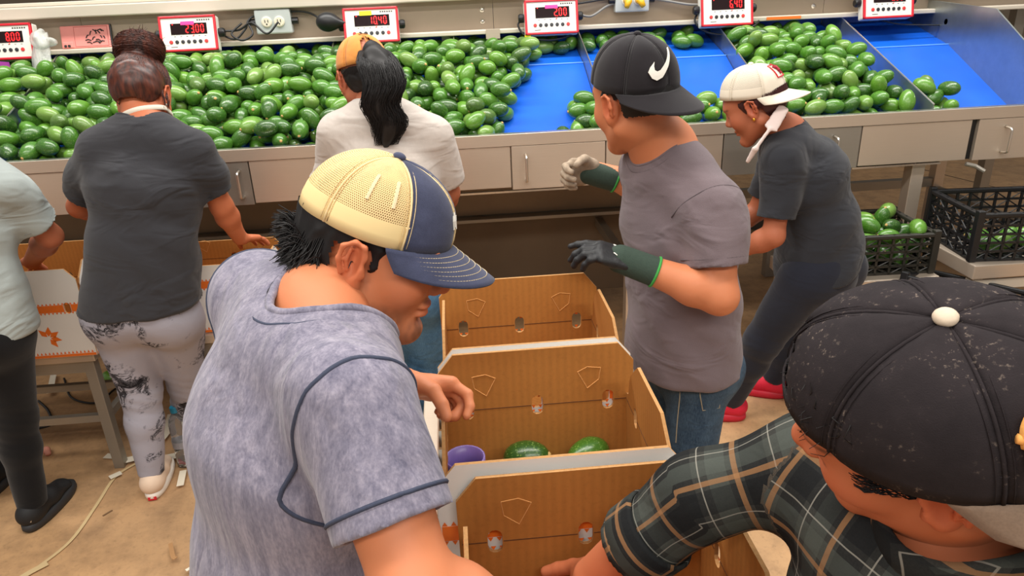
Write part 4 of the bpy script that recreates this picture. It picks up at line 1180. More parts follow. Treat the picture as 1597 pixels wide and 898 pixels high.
def strands(name, paths, r, mat, parent, n=4, taper=.25):
    mb = MB()
    for p in paths:
        L = len(p); rs = [r * (taper + (1 - taper) * math.sin(math.pi * min(.98, max(.02, (i / (L - 1)) * .9 + .08))) ** .6) for i in range(L)]
        mb.tube(p, rs, n, cap=False)
    o = mb.build(name, mat, parent, True); return o

# ------------------------------------------------------------------ caps
def cap(head, parent, mats, brim_dir=1, lift=.0, tilt=0, size=(.0865, .108, .098), zc=.035, brim_len=.072, brim_w=.082, brim_drop=.02, brim_curve=.018,
        brim_mat=None, opening=False, seam_mat=None, button=None, stitch=None, open_h=.05, open_w=.48, brim_under=None, brim_pow=.55, S=1.25, spin=0.0, flat=False, label=None):
    """six-panel cap in head space. mats: material per panel, starting right of the front seam and running round the right side"""
    sx, sy, sz = size; H = head
    tl = math.radians(tilt); ct, st = math.cos(tl), math.sin(tl); cs, sn = math.cos(spin), math.sin(spin)
    def P(th, ph, off=0.0):
        # th azimuth (0 = front, +90 = right), ph 0 = rim .. 1 = top
        a = ph * math.pi / 2; cr = math.cos(a) ** .82; z = math.sin(a) ** .95 * sz
        x = math.sin(th) * (sx + off) * cr; y = math.cos(th) * (sy + off) * cr; z = z + off * math.sin(a)
        if brim_dir * math.cos(th) > 0: z += 0.010 * (brim_dir * math.cos(th)) ** 2 * cr * (1 - ph)
        x, y = x * cs - y * sn, x * sn + y * cs
        y, z = y * ct - z * st, y * st + z * ct
        return H.w((x, y - .009, z + zc + lift))
    na, nb = 10, 12
    # sweatband: the cap object itself
    vs = []; fs = []; K = 48
    for i in range(K):
        th = 2 * math.pi * i / K
        vs += [P(th, 0, -.004), P(th, .20, -.004)]
    fs = [(2 * i, 2 * ((i + 1) % K), 2 * ((i + 1) % K) + 1, 2 * i + 1) for i in range(K)]
    root = mesh_obj('cap', vs, fs, seam_mat or mats[0], None, True); keep(root, parent)
    sd = root.modifiers.new('solid', 'SOLIDIFY'); sd.thickness = .002
    if label: root['label'] = label
    for k in range(6):
        t0 = k * math.pi / 3; vs = []; fs = []; uv = []
        for j in range(nb + 1):
            ph = (j / nb) * .995
            for i in range(na + 1):
                th = t0 + (math.pi / 3) * i / na
                e = 1 - abs(2 * i / na - 1); off = -.0025 * (1 - min(1, e * 3.5)) + .0015 * e
                vs.append(P(th, ph, off)); uv.append((th * .085, ph * .13, 0))
        for j in range(nb):
            ph = (j + .5) / nb
            for i in range(na):
                th = t0 + (math.pi / 3) * (i + .5) / na
                if opening:
                    # strap opening on the side away from the brim
                    dth = math.atan2(math.sin(th - (math.pi if brim_dir > 0 else 0)), math.cos(th - (math.pi if brim_dir > 0 else 0)))
                    if abs(dth) < open_w and .08 < ph < .08 + open_h / .1 * math.sqrt(max(0, 1 - (dth / open_w) ** 2)): continue
                a = j * (na + 1) + i; fs.append((a, a + na + 1, a + na + 2, a + 1))
        o = mesh_obj('crown_panel', vs, fs, mats[k], None, True); vec_attr(o, np.array(uv)); keep(o, root)
        sd = o.modifiers.new('solid', 'SOLIDIFY'); sd.thickness = .0022; sd.offset = -1
    sm = MB()
    for k in range(6):
        th = k * math.pi / 3
        for dd in (-.05, .05):
            sm.tube([P(th + dd / max(.12, math.cos(ph * math.pi / 2)), ph, -.0006) for ph in np.linspace(.02, .90, 14)], .0005, 4)
        sm.tube([P(th, ph, -.0022) for ph in np.linspace(0, .98, 14)], .0018, 5)
    o = sm.build('seam', seam_mat or mats[0], root, True)
    if button is not None:
        c = P(0, 1.0, 0) ; up = unit(P(0, 1.0, .01) - c)
        V, Q = sdf_mesh([ELL(c + up * .002, (.0095, .0095, .006), frame(unit(np.cross(up, H.R[:, 0])), up))], .0022)
        keep(arr_obj('top_button', V, Q, button), root)
    # brim
    nu, nv = 26, 9; vs = []; fs = []
    def B(u, v, off=0):
        th = u * S; base = np.array([math.sin(th) * sx * .985, math.cos(th) * sy * .985])
        reach = brim_len * math.cos(u * math.pi / 2 * .93) ** brim_pow
        y = base[1] + v * reach; x = base[0] * (1 + v * (.02 if not flat else .06))
        z = .010 * math.cos(th) ** 2 - v * brim_drop * (reach / brim_len) - brim_curve * (x / sx) ** 2 * v ** .7 + off
        if brim_dir < 0: y = -y; x = -x
        x, y = x * cs - y * sn, x * sn + y * cs
        y, z = y * ct - z * st, y * st + z * ct
        return H.w((x, y - .009, z + zc + lift))
    for i in range(nu + 1):
        for j in range(nv + 1): vs.append(B(-1 + 2 * i / nu, j / nv))
    fs = [(i * (nv + 1) + j, (i + 1) * (nv + 1) + j, (i + 1) * (nv + 1) + j + 1, i * (nv + 1) + j + 1) for i in range(nu) for j in range(nv)]
    b = mesh_obj('brim', vs, fs, brim_mat or mats[0], None, True); keep(b, root)
    sd = b.modifiers.new('solid', 'SOLIDIFY'); sd.thickness = .0035; sd.offset = 0
    if stitch is not None:
        s2 = MB()
        for r_ in stitch[1]:
            us = np.linspace(-.96, .96, 61)
            for q in range(0, 60, 1):
                s2.tube([B(us[q], r_, .0022), B(us[q] + (us[q + 1] - us[q]) * .72, r_, .0022)], .00062, 3)
        o = s2.build('brim_stitching', stitch[0], b)
    return root, P, B

# ------------------------------------------------------------------ body and clothes
class Person:
    def __init__(s, base, label, height=1.0):
        s.root = tag(empty('person', base), label, 'person', 'workers')
        s.S = height
def limb(a, b, ra, rb, k=.02): return RC(a, b, ra, rb, k)
def mid(a, b, t=.5): return np.asarray(a) * (1 - t) + np.asarray(b) * t
def torso_prims(J, inf=0.0, wide=1.0, deep=1.0, bust=0.0, belly=0.0, k=.05, trap=.05):
    """J: pelvis, waist, chest, neck, Rsh, Lsh (world)"""
    rt = unit(np.asarray(J['Rsh']) - np.asarray(J['Lsh'])); hr = unit(np.asarray(J.get('hipr', rt)))
    pv, wa, ch, nk = (np.asarray(J[q], float) for q in ('pelvis', 'waist', 'chest', 'neck'))
    up = unit(nk - pv); fw = np.cross(up, rt); fw = unit(fw)
    W = lambda x: x * wide + inf; D = lambda x: x * deep + inf
    P = [EC(pv, wa, hr, (W(.155), D(.112)), (W(.138), D(.100)), k), EC(wa, ch, rt, (W(.138), D(.100)), (W(.158), D(.112)), k)]
    P += [EC(ch, mid(ch, nk, .62), rt, (W(.158), D(.112)), (W(.135), D(.085)), k)]
    P += [RC(J['Rsh'] - rt * .02, mid(nk, J['Rsh'], .25), .052 + inf, trap + inf, k), RC(J['Lsh'] + rt * .02, mid(nk, J['Lsh'], .25), .052 + inf, trap + inf, k)]
    if bust:
        for q in (-1, 1): P += [ELL(ch + rt * q * .075 + fw * .07, (.06, .06, .065), None, .05)]
    if belly: P += [ELL(wa + fw * .05, (W(.12), D(.12), .12), frame(fw, up), .06)]
    return P
def body_mesh(person, J, head, skin, res=.006, hres=.004, arms=('R', 'L'), hands=None, stubble=0, nr=(.056, .062), ar=1.0, extra=None, ears=True, torso=True, wide=1.0, trapk=1.0):
    parts = []
    P = []
    if torso: P += torso_prims(J, -.012, wide)
    rt = unit(np.asarray(J['Rsh']) - np.asarray(J['Lsh']))
    nk = np.asarray(J['neck']); hd = head
    P += [RC(hd.w((0, -.03, -.055)), nk, nr[0] * hd.s, nr[1] * hd.s, .03), RC(nk, mid(nk, J['Rsh'], .8), nr[1] * .9 * trapk, .04 * trapk, .05), RC(nk, mid(nk, J['Lsh'], .8), nr[1] * .9 * trapk, .04 * trapk, .05)]
    for a in arms:
        sh, el, wr = (np.asarray(J[a + q], float) for q in ('sh', 'el', 'wr'))
        P += [RC(sh, el, .050 * ar, .040 * ar, .03), RC(el, mid(el, wr, .3), .041 * ar, .0425 * ar, .02), RC(mid(el, wr, .3), wr, .0425 * ar, .0275 * ar, .02)]
    for a in ('R', 'L'):
        if a + 'hip' in J:
            P += [RC(J[a + 'hip'], J[a + 'kn'], .075, .052, .03), RC(J[a + 'kn'], mid(J[a + 'kn'], J[a + 'an'], .35), .052, .05, .03), RC(mid(J[a + 'kn'], J[a + 'an'], .35), J[a + 'an'], .05, .034, .03)]
    V, Q = sdf_mesh(P, res); parts.append((V, Q)); C = [np.tile(skin, (len(V), 1))]
    hp = head.prims(nk, nr, ears)
    V, Q = sdf_mesh(hp, hres); parts.append((V, Q)); C.append(head.paint(V, skin, stubble))
    if hands:
        for h in hands:
            V, Q = sdf_mesh(h, .0026); parts.append((V, Q))
            c = np.tile(skin, (len(V), 1)); C.append(c)
    V, Q = merge(parts)
    o = arr_obj('body', V, Q, M_SKIN); color_attr(o, np.vstack(C)); keep(o, person.root)
    return o
def shirt_mesh(person, J, mat, res=.006, inf=.012, sleeve=.6, sr=(.070, .072), hem=None, hem_n=None, neck_r=.072, wide=1.0, deep=1.0, arms=('R', 'L'),
               seed=1, amp=.005, bust=0, belly=0, name='shirt', collar=None, neck_dir=None, fold_dir=(.3, .2, 1), uvp=False, long=None, hemr=None, k=.05, fine=True, trap=.05, neck_c=None):
    P = torso_prims(J, inf, wide, deep, bust, belly, k, trap)
    rt = unit(np.asarray(J['Rsh']) - np.asarray(J['Lsh'])); hr = unit(np.asarray(J.get('hipr', rt)))
    pv = np.asarray(J['pelvis'], float); wa = np.asarray(J['waist'], float); nk = np.asarray(J['neck'], float)
    dn = unit(pv - wa)
    hc = pv + dn * .02 if hem is None else np.asarray(hem, float)
    hr_ = hemr or (.155 * wide + inf + .008, .112 * deep + inf + .008)
    P += [CUT(EC(wa, hc + dn * .06, hr, (.138 * wide + inf, .1 * deep + inf), hr_, k), hc, dn if hem_n is None else hem_n)]
    # the pelvis part of the torso must not stick out below the hem
    P[0] = CUT(P[0], hc, dn if hem_n is None else hem_n)
    sl = {}
    for a in arms:
        sh, el = np.asarray(J[a + 'sh'], float), np.asarray(J[a + 'el'], float); ax = unit(el - sh)
        ln = np.linalg.norm(el - sh)
        if long and a in long:
            wr = np.asarray(J[a + 'wr'], float); ce = mid(el, wr, long[a])
            ax2 = unit(wr - el)
            P += [RC(sh, el, sr[0], sr[1], .04), CUT(RC(el, ce + ax2 * .05, sr[1], sr[1] * .96, .03), ce, ax2)]
            sl[a] = (ce, ax2)
        else:
            ce = sh + ax * ln * sleeve
            P += [CUT(RC(sh, ce + ax * .10, sr[0], sr[1] + (sr[1] - sr[0]) * .3, .035), ce, ax)]
            sl[a] = (ce, ax)
    # openings
    for a in arms:
        ce, ax = sl[a]; P += [RC(ce - ax * .03, ce + ax * .1, sr[1] - .016, sr[1] - .006, .004, 's')]
    P += [EC(hc - dn * .03, hc + dn * .2, hr, (hr_[0] - .016, hr_[1] - .016), (hr_[0] - .006, hr_[1] - .006), .004, 's')]
    if neck_r:
        nd = unit(np.asarray(J['head']) - nk) if neck_dir is None else unit(neck_dir)
        nc_ = nk if neck_c is None else np.asarray(neck_c)
        P += [RC(nc_ - nd * .015, nc_ + nd * .2, neck_r, neck_r * 1.05, .010, 's')]
    V, Q = sdf_mesh(P, res)
    N = vnormals(V, Q)
    disp = folds(V, seed, 34, fold_dir, amp) + folds(V, seed + 3, 62, np.array(fold_dir) + np.array([.5, -.4, 0]), amp * .45) + vnoise(V, 16, seed + 8) * amp * .5
    V = V + N * disp[:, None]
    o = arr_obj(name, V, Q, mat); keep(o, person.root)
    o2 = (V, Q)
    return o, o2, sl, hc
def pants_mesh(person, J, mat, res=.006, inf=.012, wide=1.0, deep=1.0, seed=2, amp=.004, legr=(.088, .066, .058, .046), ankle=.0, name='trousers', k=.04):
    rt = unit(np.asarray(J['Rsh']) - np.asarray(J['Lsh'])); hr = unit(np.asarray(J.get('hipr', rt)))
    pv = np.asarray(J['pelvis'], float); wa = np.asarray(J['waist'], float); up = unit(wa - pv); fw = unit(np.cross(up, hr))
    P = [EC(pv - up * .03, mid(pv, wa, .75), hr, (.155 * wide + inf * .5, .112 * deep + inf * .5), (.138 * wide + inf * .4, .1 * deep + inf * .4), k)]
    for a in ('R', 'L'):
        hp, kn, an = (np.asarray(J[a + q], float) for q in ('hip', 'kn', 'an'))
        P += [RC(hp, kn, legr[0], legr[1], k), RC(kn, mid(kn, an, .35), legr[1], legr[2], .03)]
        ax = unit(an - kn); ce = an + ax * ankle
        P += [CUT(RC(mid(kn, an, .35), ce + ax * .05, legr[2], legr[3], .03), ce, ax)]
        P += [ELL(hp - fw * .055 + up * .03, (legr[0] * .95, legr[0] * .9, legr[0]), None, .05)]
    V, Q = sdf_mesh(P, res); N = vnormals(V, Q)
    disp = folds(V, seed, 30, (.5, .3, 1), amp) + vnoise(V, 18, seed + 1) * amp * .5
    for a in ('R', 'L'):
        kn = np.asarray(J[a + 'kn']); w_ = np.exp(-((V - kn) ** 2).sum(1) / .012); disp += w_ * np.sin(V[:, 2] * 170 + V[:, 0] * 70 + V[:, 1] * 50) * amp * .35
    V = V + N * disp[:, None]
    o = arr_obj(name, V, Q, mat); keep(o, person.root); return o, (V, Q)
def shoe(person, an, toe, mat, sole_mat, L=.25, W=.046, h=.085, sole=.028, name='shoe'):
    an = np.asarray(an, float); f = np.asarray(toe, float) - an; f[2] = 0; f = unit(f); r = np.array([f[1], -f[0], 0]); z = np.array([0, 0, 1.0])
    g = np.array([an[0], an[1], 0]); heel = g - f * .055; tp = heel + f * (L - .03)
    P = [EC(heel + f * .03 + z * (sole + .022), heel + f * L * .5 + z * (sole + .024), r, (W * .78, .032), (W * .88, .036), .03),
         EC(heel + f * L * .5 + z * (sole + .022), tp - f * .012 + z * (sole + .012), r, (W * .88, .034), (W * .86, .024), .03),
         RC(heel + f * .05 + z * (sole + .03), g + z * h, .040, .040, .03), ELL(heel + f * .02 + z * (sole + .03), (.030, .030, .034), None, .03),
         RC(g + f * .004 + z * h, g + z * (h + .1), .033, .036, .006, 's')]
    V, Q = sdf_mesh(P, .0045)
    V[:, 2] = np.maximum(V[:, 2], sole * .8)
    o = arr_obj(name, V, Q, mat); keep(o, person.root)
    n = 28; poly = []
    for i in range(n):
        t = 2 * math.pi * i / n; y = math.cos(t); x = math.sin(t)
        w_ = W * (.80 + .2 * (y + 1) / 2) * np.sign(x) * abs(x) ** .75; l_ = (L / 2 + .006) * np.sign(y) * abs(y) ** .8
        poly.append((w_ * 1.14, l_ * 1.02))
    mb = MB(); vs = []
    for zz, sc in ((.0005, .95), (sole * .4, 1.02), (sole, 1.0), (sole + .002, .9)):
        for x, y in poly: vs.append(heel + f * (L / 2) + r * x * sc + f * y * sc + z * (zz + (.010 * max(0, y / (L / 2) - .6) if zz < .01 else 0)))
    fs = [tuple(range(n - 1, -1, -1)), tuple(range(3 * n, 4 * n))]
    for j in range(3):
        for i in range(n): fs.append((j * n + i, j * n + (i + 1) % n, (j + 1) * n + (i + 1) % n, (j + 1) * n + i))
    s_ = mesh_obj('sole', vs, fs, sole_mat, None, True); keep(s_, o)
    return o, heel, f, r
def tube_ring(name, pts, r, mat, parent, n=6, closed=True, it=2):
    if len(pts) < 4: return None
    mb = MB(); mb.tube(smooth_loop(pts, it) if closed else pts, r, n, closed=closed); return mb.build(name, mat, parent, True)
def band_ring(name, pts, axis, w, t, mat, parent):
    """flat ribbed band following a loop"""
    P = np.array(smooth_loop(pts, 2)); ax = unit(axis); c = P.mean(0); n = len(P); vs = []; fs = []
    for p in P:
        o = p - c; o = o - ax * (o @ ax); o = unit(o)
        for a, b in ((-.5, 0), (-.4, 1), (.4, 1), (.5, 0), (.4, -.6), (-.4, -.6)): vs.append(p + ax * a * w + o * b * t)
    for i in range(n):
        j = (i + 1) % n
        for k in range(6): fs.append((i * 6 + k, i * 6 + (k + 1) % 6, j * 6 + (k + 1) % 6, j * 6 + k))
    o = mesh_obj(name, vs, fs, mat, None, True); keep(o, parent); return o

def neck_ring(tree, nk, nd, r, n=52, off=.002):
    """points where the cloth top is met at radius r round the neck axis"""
    nd = unit(nd); a = unit(np.cross(nd, [1.0, .2, 0])); b = np.cross(nd, a); out = []
    for i in range(n):
        th = 2 * math.pi * i / n; d = a * math.cos(th) + b * math.sin(th)
        h = tree.ray_cast(Vector(nk + nd * .16 + d * r), Vector(-nd), .32)
        if h[0] is not None: out.append(np.array(h[0]) + np.array(h[1]) * (1 if np.array(h[1]) @ nd > 0 else -1) * off)
    return out
def neck_edge(VQ, nc, nd, r, gap=.004, tol=.003, bins=56, off=.0015):
    """rim of the neck opening: cloth vertices a little outside the opening, one for each angle round the neck axis"""
    V = VQ[0]; N_ = vnormals(*VQ); nd = unit(nd); rel = V - nc; h = rel @ nd; q = rel - h[:, None] * nd; rad = np.linalg.norm(q, axis=1)
    sd = RC(nc - nd * .015, nc + nd * .2, r, r * 1.05).d(V[:, 0], V[:, 1], V[:, 2])
    a = unit(np.cross(nd, [1.0, .2, 0])); b = np.cross(nd, a); k = ((np.arctan2(q @ b, q @ a) + math.pi) / (2 * math.pi) * bins).astype(int) % bins
    m_ = (np.abs(sd - gap) < tol) & (rad > r * .5); out = []
    for t in range(bins):
        c = np.where(m_ & (k == t))[0]
        if len(c): v = c[np.argmax(h[c])]; out.append(V[v] + N_[v] * off)
    return out
def collar_on(VQ, nk, nd, r, mat, parent, seam=None, w=.02, th=.0042):
    pts = neck_edge(VQ, nk, nd, r)
    if len(pts) > 20:
        tube_ring('collar', pts, th, mat, parent, 8, it=3)
        if seam is not None:
            p2 = neck_edge(VQ, nk, nd, r, .004 + w)
            if len(p2) > 20: tube_ring('collar_seam', p2, .0024, seam, parent, 5, it=2)
def plane_ring(VQ, c, axis, rmax=.14, bins=72, tol=.004, off=.0006, tree=None):
    """outer contour of a mesh in the plane through c, as a loop; where it runs into the torso it is carried over the nearest cloth"""
    V = VQ[0]; N_ = vnormals(*VQ); w = unit(axis); c = np.asarray(c); rel = V - c; d = rel @ w; a = unit(np.cross(w, [.1, .2, 1.0])); b = np.cross(w, a)
    x, y = rel @ a, rel @ b; r = np.hypot(x, y); m_ = (np.abs(d) < tol) & (r < rmax); k = ((np.arctan2(y, x) + math.pi) / (2 * math.pi) * bins).astype(int) % bins
    R_ = np.full(bins, np.nan); pt = [None] * bins
    for i in range(bins):
        q = np.where(m_ & (k == i))[0]
        if len(q): j = q[np.argmax(r[q])]; R_[i] = r[j]; pt[i] = V[j] + N_[j] * off
    ok = np.where(~np.isnan(R_))[0]
    if tree is not None and 8 < len(ok) < bins:
        xs = np.concatenate([ok - bins, ok, ok + bins]); rs = np.tile(R_[ok], 3)
        for i in range(bins):
            if pt[i] is None:
                th = (i + .5) / bins * 2 * math.pi - math.pi; p = c + (a * math.cos(th) + b * math.sin(th)) * np.interp(i, xs, rs)
                h = tree.find_nearest(Vector(p)); pt[i] = np.array(h[0]) + np.array(h[1]) * off
    return [p for p in pt if p is not None]
# ================================================================== foreground man with the trucker cap
M_LAV = NT('lavender_heather_jersey'); M_LAV.set(.92, 0, .12)
_v = M_LAV.coord('Object', (70, 70, 9)); _n1 = M_LAV.noise(_v, 1.0, 5, .65, .5); _n2 = M_LAV.noise(M_LAV.coord('Object', (1, 1, .35)), 330, 3); _n3 = M_LAV.noise(M_LAV.coord(), 6, 2)
_f = M_LAV.math('ADD', M_LAV.math('MULTIPLY', _n1, .55), M_LAV.math('ADD', M_LAV.math('MULTIPLY', _n2, .28), M_LAV.math('MULTIPLY', _n3, .17)))
M_LAV.base(M_LAV.ramp(_f, [(.36, lin((96, 94, 112))), (.5, lin((124, 120, 136))), (.64, lin((152, 146, 160)))]))
_q = M_LAV.math('SUBTRACT', M_LAV.noise(M_LAV.coord('Object', (15, 15, 2.4)), 1.0, 2, .4, .8), .5); _fold = M_LAV.math('SQRT', M_LAV.math('ADD', M_LAV.math('MULTIPLY', _q, _q), .005))
M_LAV.bump(M_LAV.math('ADD', _fold, M_LAV.math('MULTIPLY', _n2, .02)), .6, .04)
M_LAV.b.inputs['Sheen Weight'].default_value = .2; M_LAV = M_LAV.m
M_NAVYSEAM = simple('navy_seam_thread', (52, 58, 78), .85, var=.3, vscale=300)
M_NAVYCAP = fabric('washed_navy_twill', (62, 66, 88), .25, (30, 30, 30), .08, 600)
M_CREAM = simple('cream_stitch', (226, 208, 170), .8)
def mesh_mat(name, c, dark, sc=520, hole=.9):
    N = NT(name); N.set(.8, 0, .2); a = N.attr('uvp')
    sp = N.n('ShaderNodeSeparateXYZ'); N.l(a.outputs['Vector'], sp.inputs[0])
    row = N.math('FLOOR', N.math('MULTIPLY', sp.outputs[1], sc * 1.0))
    sx = N.math('FRACT', N.math('ADD', N.math('MULTIPLY', sp.outputs[0], sc), N.math('MULTIPLY', row, .5)))
    sy = N.math('FRACT', N.math('MULTIPLY', sp.outputs[1], sc * 1.0))
    dx = N.math('ABSOLUTE', N.math('SUBTRACT', sx, .5)); dy = N.math('ABSOLUTE', N.math('SUBTRACT', sy, .5))
    h = N.math('MULTIPLY', N.math('LESS_THAN', dx, .30), N.math('LESS_THAN', dy, .33))
    h = N.math('MULTIPLY', h, N.math('GREATER_THAN', sp.outputs[1], .026))
    N.base(lin(c)); N.l(N.math('SUBTRACT', 1.0, N.math('MULTIPLY', h, hole)), N.b.inputs['Alpha'])
    return N.m
M_CREAMMESH = mesh_mat('cream_trucker_mesh', (232, 206, 150), (90, 70, 44), 400)
P4 = Person((-.42, .62, 0), 'man in the foreground in a cream mesh trucker cap and lavender shirt')
_c19, _s19 = math.cos(math.radians(18)), math.sin(math.radians(18))
f4 = CR * _c19 - CU * _s19 + CF * .02; u4 = unit(CR * _s19 + CU * _c19) * math.cos(math.radians(17)) - CF * math.sin(math.radians(17))
ear4 = atd(549, 410, .965)
h4 = Head((0, 0, 0), f4, u4, .97)
h4.c = ear4 - h4.R @ (np.array([.082, -.012, -.006]) * .97)
R4 = atd(556, 632, .86); L4 = R4 + np.array([-.185, .33, .012])
right4 = unit(R4 - L4); fwd4 = unit(np.cross([0, 0, 1.0], right4))
mid4 = (R4 + L4) / 2
nk4 = mid4 + fwd4 * .035 + np.array([0, 0, .045])
J4 = dict(Rsh=R4, Lsh=L4, neck=nk4, head=h4.w((0, -.02, 0)), chest=mid4 - np.array([0, 0, .13]) - fwd4 * .02, waist=mid4 - np.array([0, 0, .34]) - fwd4 * .055,
          pelvis=mid4 - np.array([0, 0, .52]) - fwd4 * .09)
J4['Rel'] = atd(650, 925, .80); J4['Rwr'] = atd(835, 990, .88)
J4['Lel'] = atd(560, 640, 1.22); J4['Lwr'] = atd(630, 600, 1.26)
pv4 = J4['pelvis']
for a, q in (('R', 1), ('L', -1)):
    J4[a + 'hip'] = pv4 + right4 * q * .09 - np.array([0, 0, .06]); J4[a + 'kn'] = np.array([*(pv4 + right4 * q * .1 + fwd4 * .06)[:2], .47]); J4[a + 'an'] = np.array([*(pv4 + right4 * q * .12 - fwd4 * .02)[:2], .09])
# left hand pinching at the carton: index points down to the hole
hd4 = unit(atd(720, 648, 1.26) - J4['Lwr'])
hp1, tips1, th1 = hand_prims(J4['Lwr'], unit(CR * .93 - CU * .12 + CF * .1), unit(-CU * .80 - CF * .45 + CR * .1), -1, (.62, 1.0, 1.1, 1.15), (.9, .35), 1.0, 1.1, J4['Lel'] * .35 + J4['Lwr'] * .65, fr=.028)
hp2, tips2, th2 = hand_prims(J4['Rwr'], unit(np.array([.8, .5, -.35])), (0, 0, -1), 1, (.4, .4, .45, .5), (.4, .4), 1.0, 1.05, J4['Rel'] * .35 + J4['Rwr'] * .65, fr=.03)
body4 = body_mesh(P4, J4, h4, SK1, .006, .0028, hands=[hp1, hp2], stubble=.75, nr=(.058, .058), ar=1.12, trapk=.72)
sh4, m4, sl4, hc4 = shirt_mesh(P4, J4, M_LAV, .0048, inf=.020, sleeve=.66, sr=(.074, .072), neck_r=.084, trap=.034, neck_c=nk4 + fwd4 * .014 + right4 * .016, wide=1.06, deep=1.10, seed=4, amp=.0065, fold_dir=(.8, .5, .25), k=.06, neck_dir=unit(h4.w((0, -.03, -.05)) - nk4) )
T4 = bvh(*m4)
for a in ('R', 'L'):
    ce, ax = sl4[a]
    tube_ring('sleeve_hem_seam', ring_on(T4, ce - ax * .026, ax, 48, .13, .0005), .0028, M_NAVYSEAM, sh4)
    shp = np.asarray(J4[a + 'sh']); inn = unit(shp - mid4)
    axs = unit(ax * .45 + inn * .90)
    tube_ring('armhole_seam', plane_ring(m4, shp + ax * .04 - inn * .026, axs, .128, tree=T4), .0034, M_NAVYSEAM, sh4)
nd4 = unit(h4.w((0, -.03, -.05)) - nk4)
collar_on(m4, nk4 + fwd4 * .014 + right4 * .016, nd4, .084, M_LAV, sh4, M_NAVYSEAM, .018, .006)
pants_mesh(P4, J4, fabric('dark_work_trousers', (46, 50, 62), .2), .009)
for a in ('R', 'L'):
    shoe(P4, J4[a + 'an'], J4[a + 'an'] + fwd4, M_BLACKPL, M_BLACKPL)
# cap
cap4, CP4, CB4 = cap(h4, P4.root, [M_NAVYCAP, M_CREAMMESH, M_CREAMMESH, M_CREAMMESH, M_CREAMMESH, M_NAVYCAP], 1, tilt=-4, zc=.032, size=(.089, .115, .106), seam_mat=simple('cream_twill_tape', (226, 200, 150), .85),
    button=M_NAVYCAP, brim_mat=M_NAVYCAP, stitch=(M_CREAM, (.16, .29, .42, .55, .68, .82)), brim_len=.078, brim_drop=.022, brim_curve=.026, label='cream mesh trucker cap with a navy front and stitched brim')
# white emblem strokes on the front, seen edge-on
em = MB()
for k in range(3): em.tube([CP4(.10 + .05 * k, .20 + .02 * (k % 2), .002), CP4(.12 + .05 * k, .28, .002), CP4(.09 + .05 * k, .33 + .03 * (k % 2), .002)], .0011, 4)
em.build('front_emblem', M_WHITEPL, cap4)
dt = MB()
for th in (1.30, 1.66):
    dt.tube([CP4(th, ph, .0012) for ph in np.linspace(.32, .58, 6)], .0026, 5)
dt.build('inner_tag_strip', M_CREAM, cap4)
# hair below the cap
def hair_cap(head, z_lim, thick, front=.045, low=-.06, res=.004, seed=1, mat=M_HAIR, parent=None, sideburn=True, amp=.003, back=-.06, top=.085, nape=0.0):
    H_ = head
    P = [H_.E((0, -.022, .040), (.077 + thick, .097 + thick, .088 + thick), .02), H_.E((0, -.045, -.005 + nape), (.068 + thick, .070 + thick, .06), .03)]
    if sideburn:
        for q in (-1, 1): P += [H_.C((q * .068, .020, .02), (q * .067, .014, -.008), .010, .006, .010)]
    V, Q = sdf_mesh(P, res); L = H_.loc(V)
    # trim: front hairline, above ears, nape
    def keepv(L):
        x, y, z = L[:, 0], L[:, 1], L[:, 2]
        front_ok = (y < front) | (z > .075)
        ear_ok = ~((np.abs(x) > .055) & (y > -.042) & (y < .03) & (z < .012)) | ((y > .008) & (z > -.02))
        nape_ok = z > np.where(y < -.03, back, -.03)
        return front_ok & ear_ok & nape_ok & (z < top)
    kf = keepv(L)[Q].all(1); Q = Q[kf]
    used, inv = np.unique(Q.ravel(), return_inverse=True); V = V[used]; Q = inv.reshape(-1, 4)
    N_ = vnormals(V, Q); V = V + N_ * (np.abs(vnoise(V, 160, seed, (1, 1, 1))) * amp)[:, None]
    return V, Q
V, Q = hair_cap(h4, 0, .007, back=-.092, seed=3, nape=-.022, top=.046)
hr4 = arr_obj('hair', V, Q, M_HAIR); keep(hr4, P4.root)
pth = []; g4 = np.random.default_rng(8)
for i in range(2200):
    th = math.pi / 2 + .35 + g4.random() * 2.6; ph = g4.random(); zz = .012 - .097 * ph
    rx, ry = .080, .100
    p = np.array([math.sin(th) * rx * (1 - .12 * ph), math.cos(th) * ry * (1 - .10 * ph) - .022, zz]); out = unit(np.array([math.sin(th), math.cos(th), 0]))
    if p[1] > -.04 and zz < .012: continue
    lift = .004 + .014 * max(0, -math.cos(th)) * g4.random() * (1 - ph * .6)
    L_ = .028 + .016 * g4.random()
    q1 = p + out * lift * .6 + np.array([0, 0, -L_ * .5]); q2 = p + out * lift * 1.3 + np.array([g4.normal() * .006, g4.normal() * .004, -L_ * (.7 + .3 * g4.random())])
    pth.append([h4.w(p), h4.w(q1), h4.w(q2)])
for i in range(150):   # unruly tuft sticking out behind below the cap
    th = math.pi + g4.normal() * .45; z0 = .012 + g4.random() * .02
    p = np.array([math.sin(th) * .078, math.cos(th) * .102 - .018, z0 - .03]); out = np.array([math.sin(th), math.cos(th), .25 + g4.normal() * .25])
    pth.append([h4.w(p), h4.w(p + out * .018 + np.array([0, 0, .004])), h4.w(p + out * .034 + np.array([g4.normal() * .005, 0, -.004]))])
strands('hair_strands', pth, .0012, M_HAIR, hr4, 3)

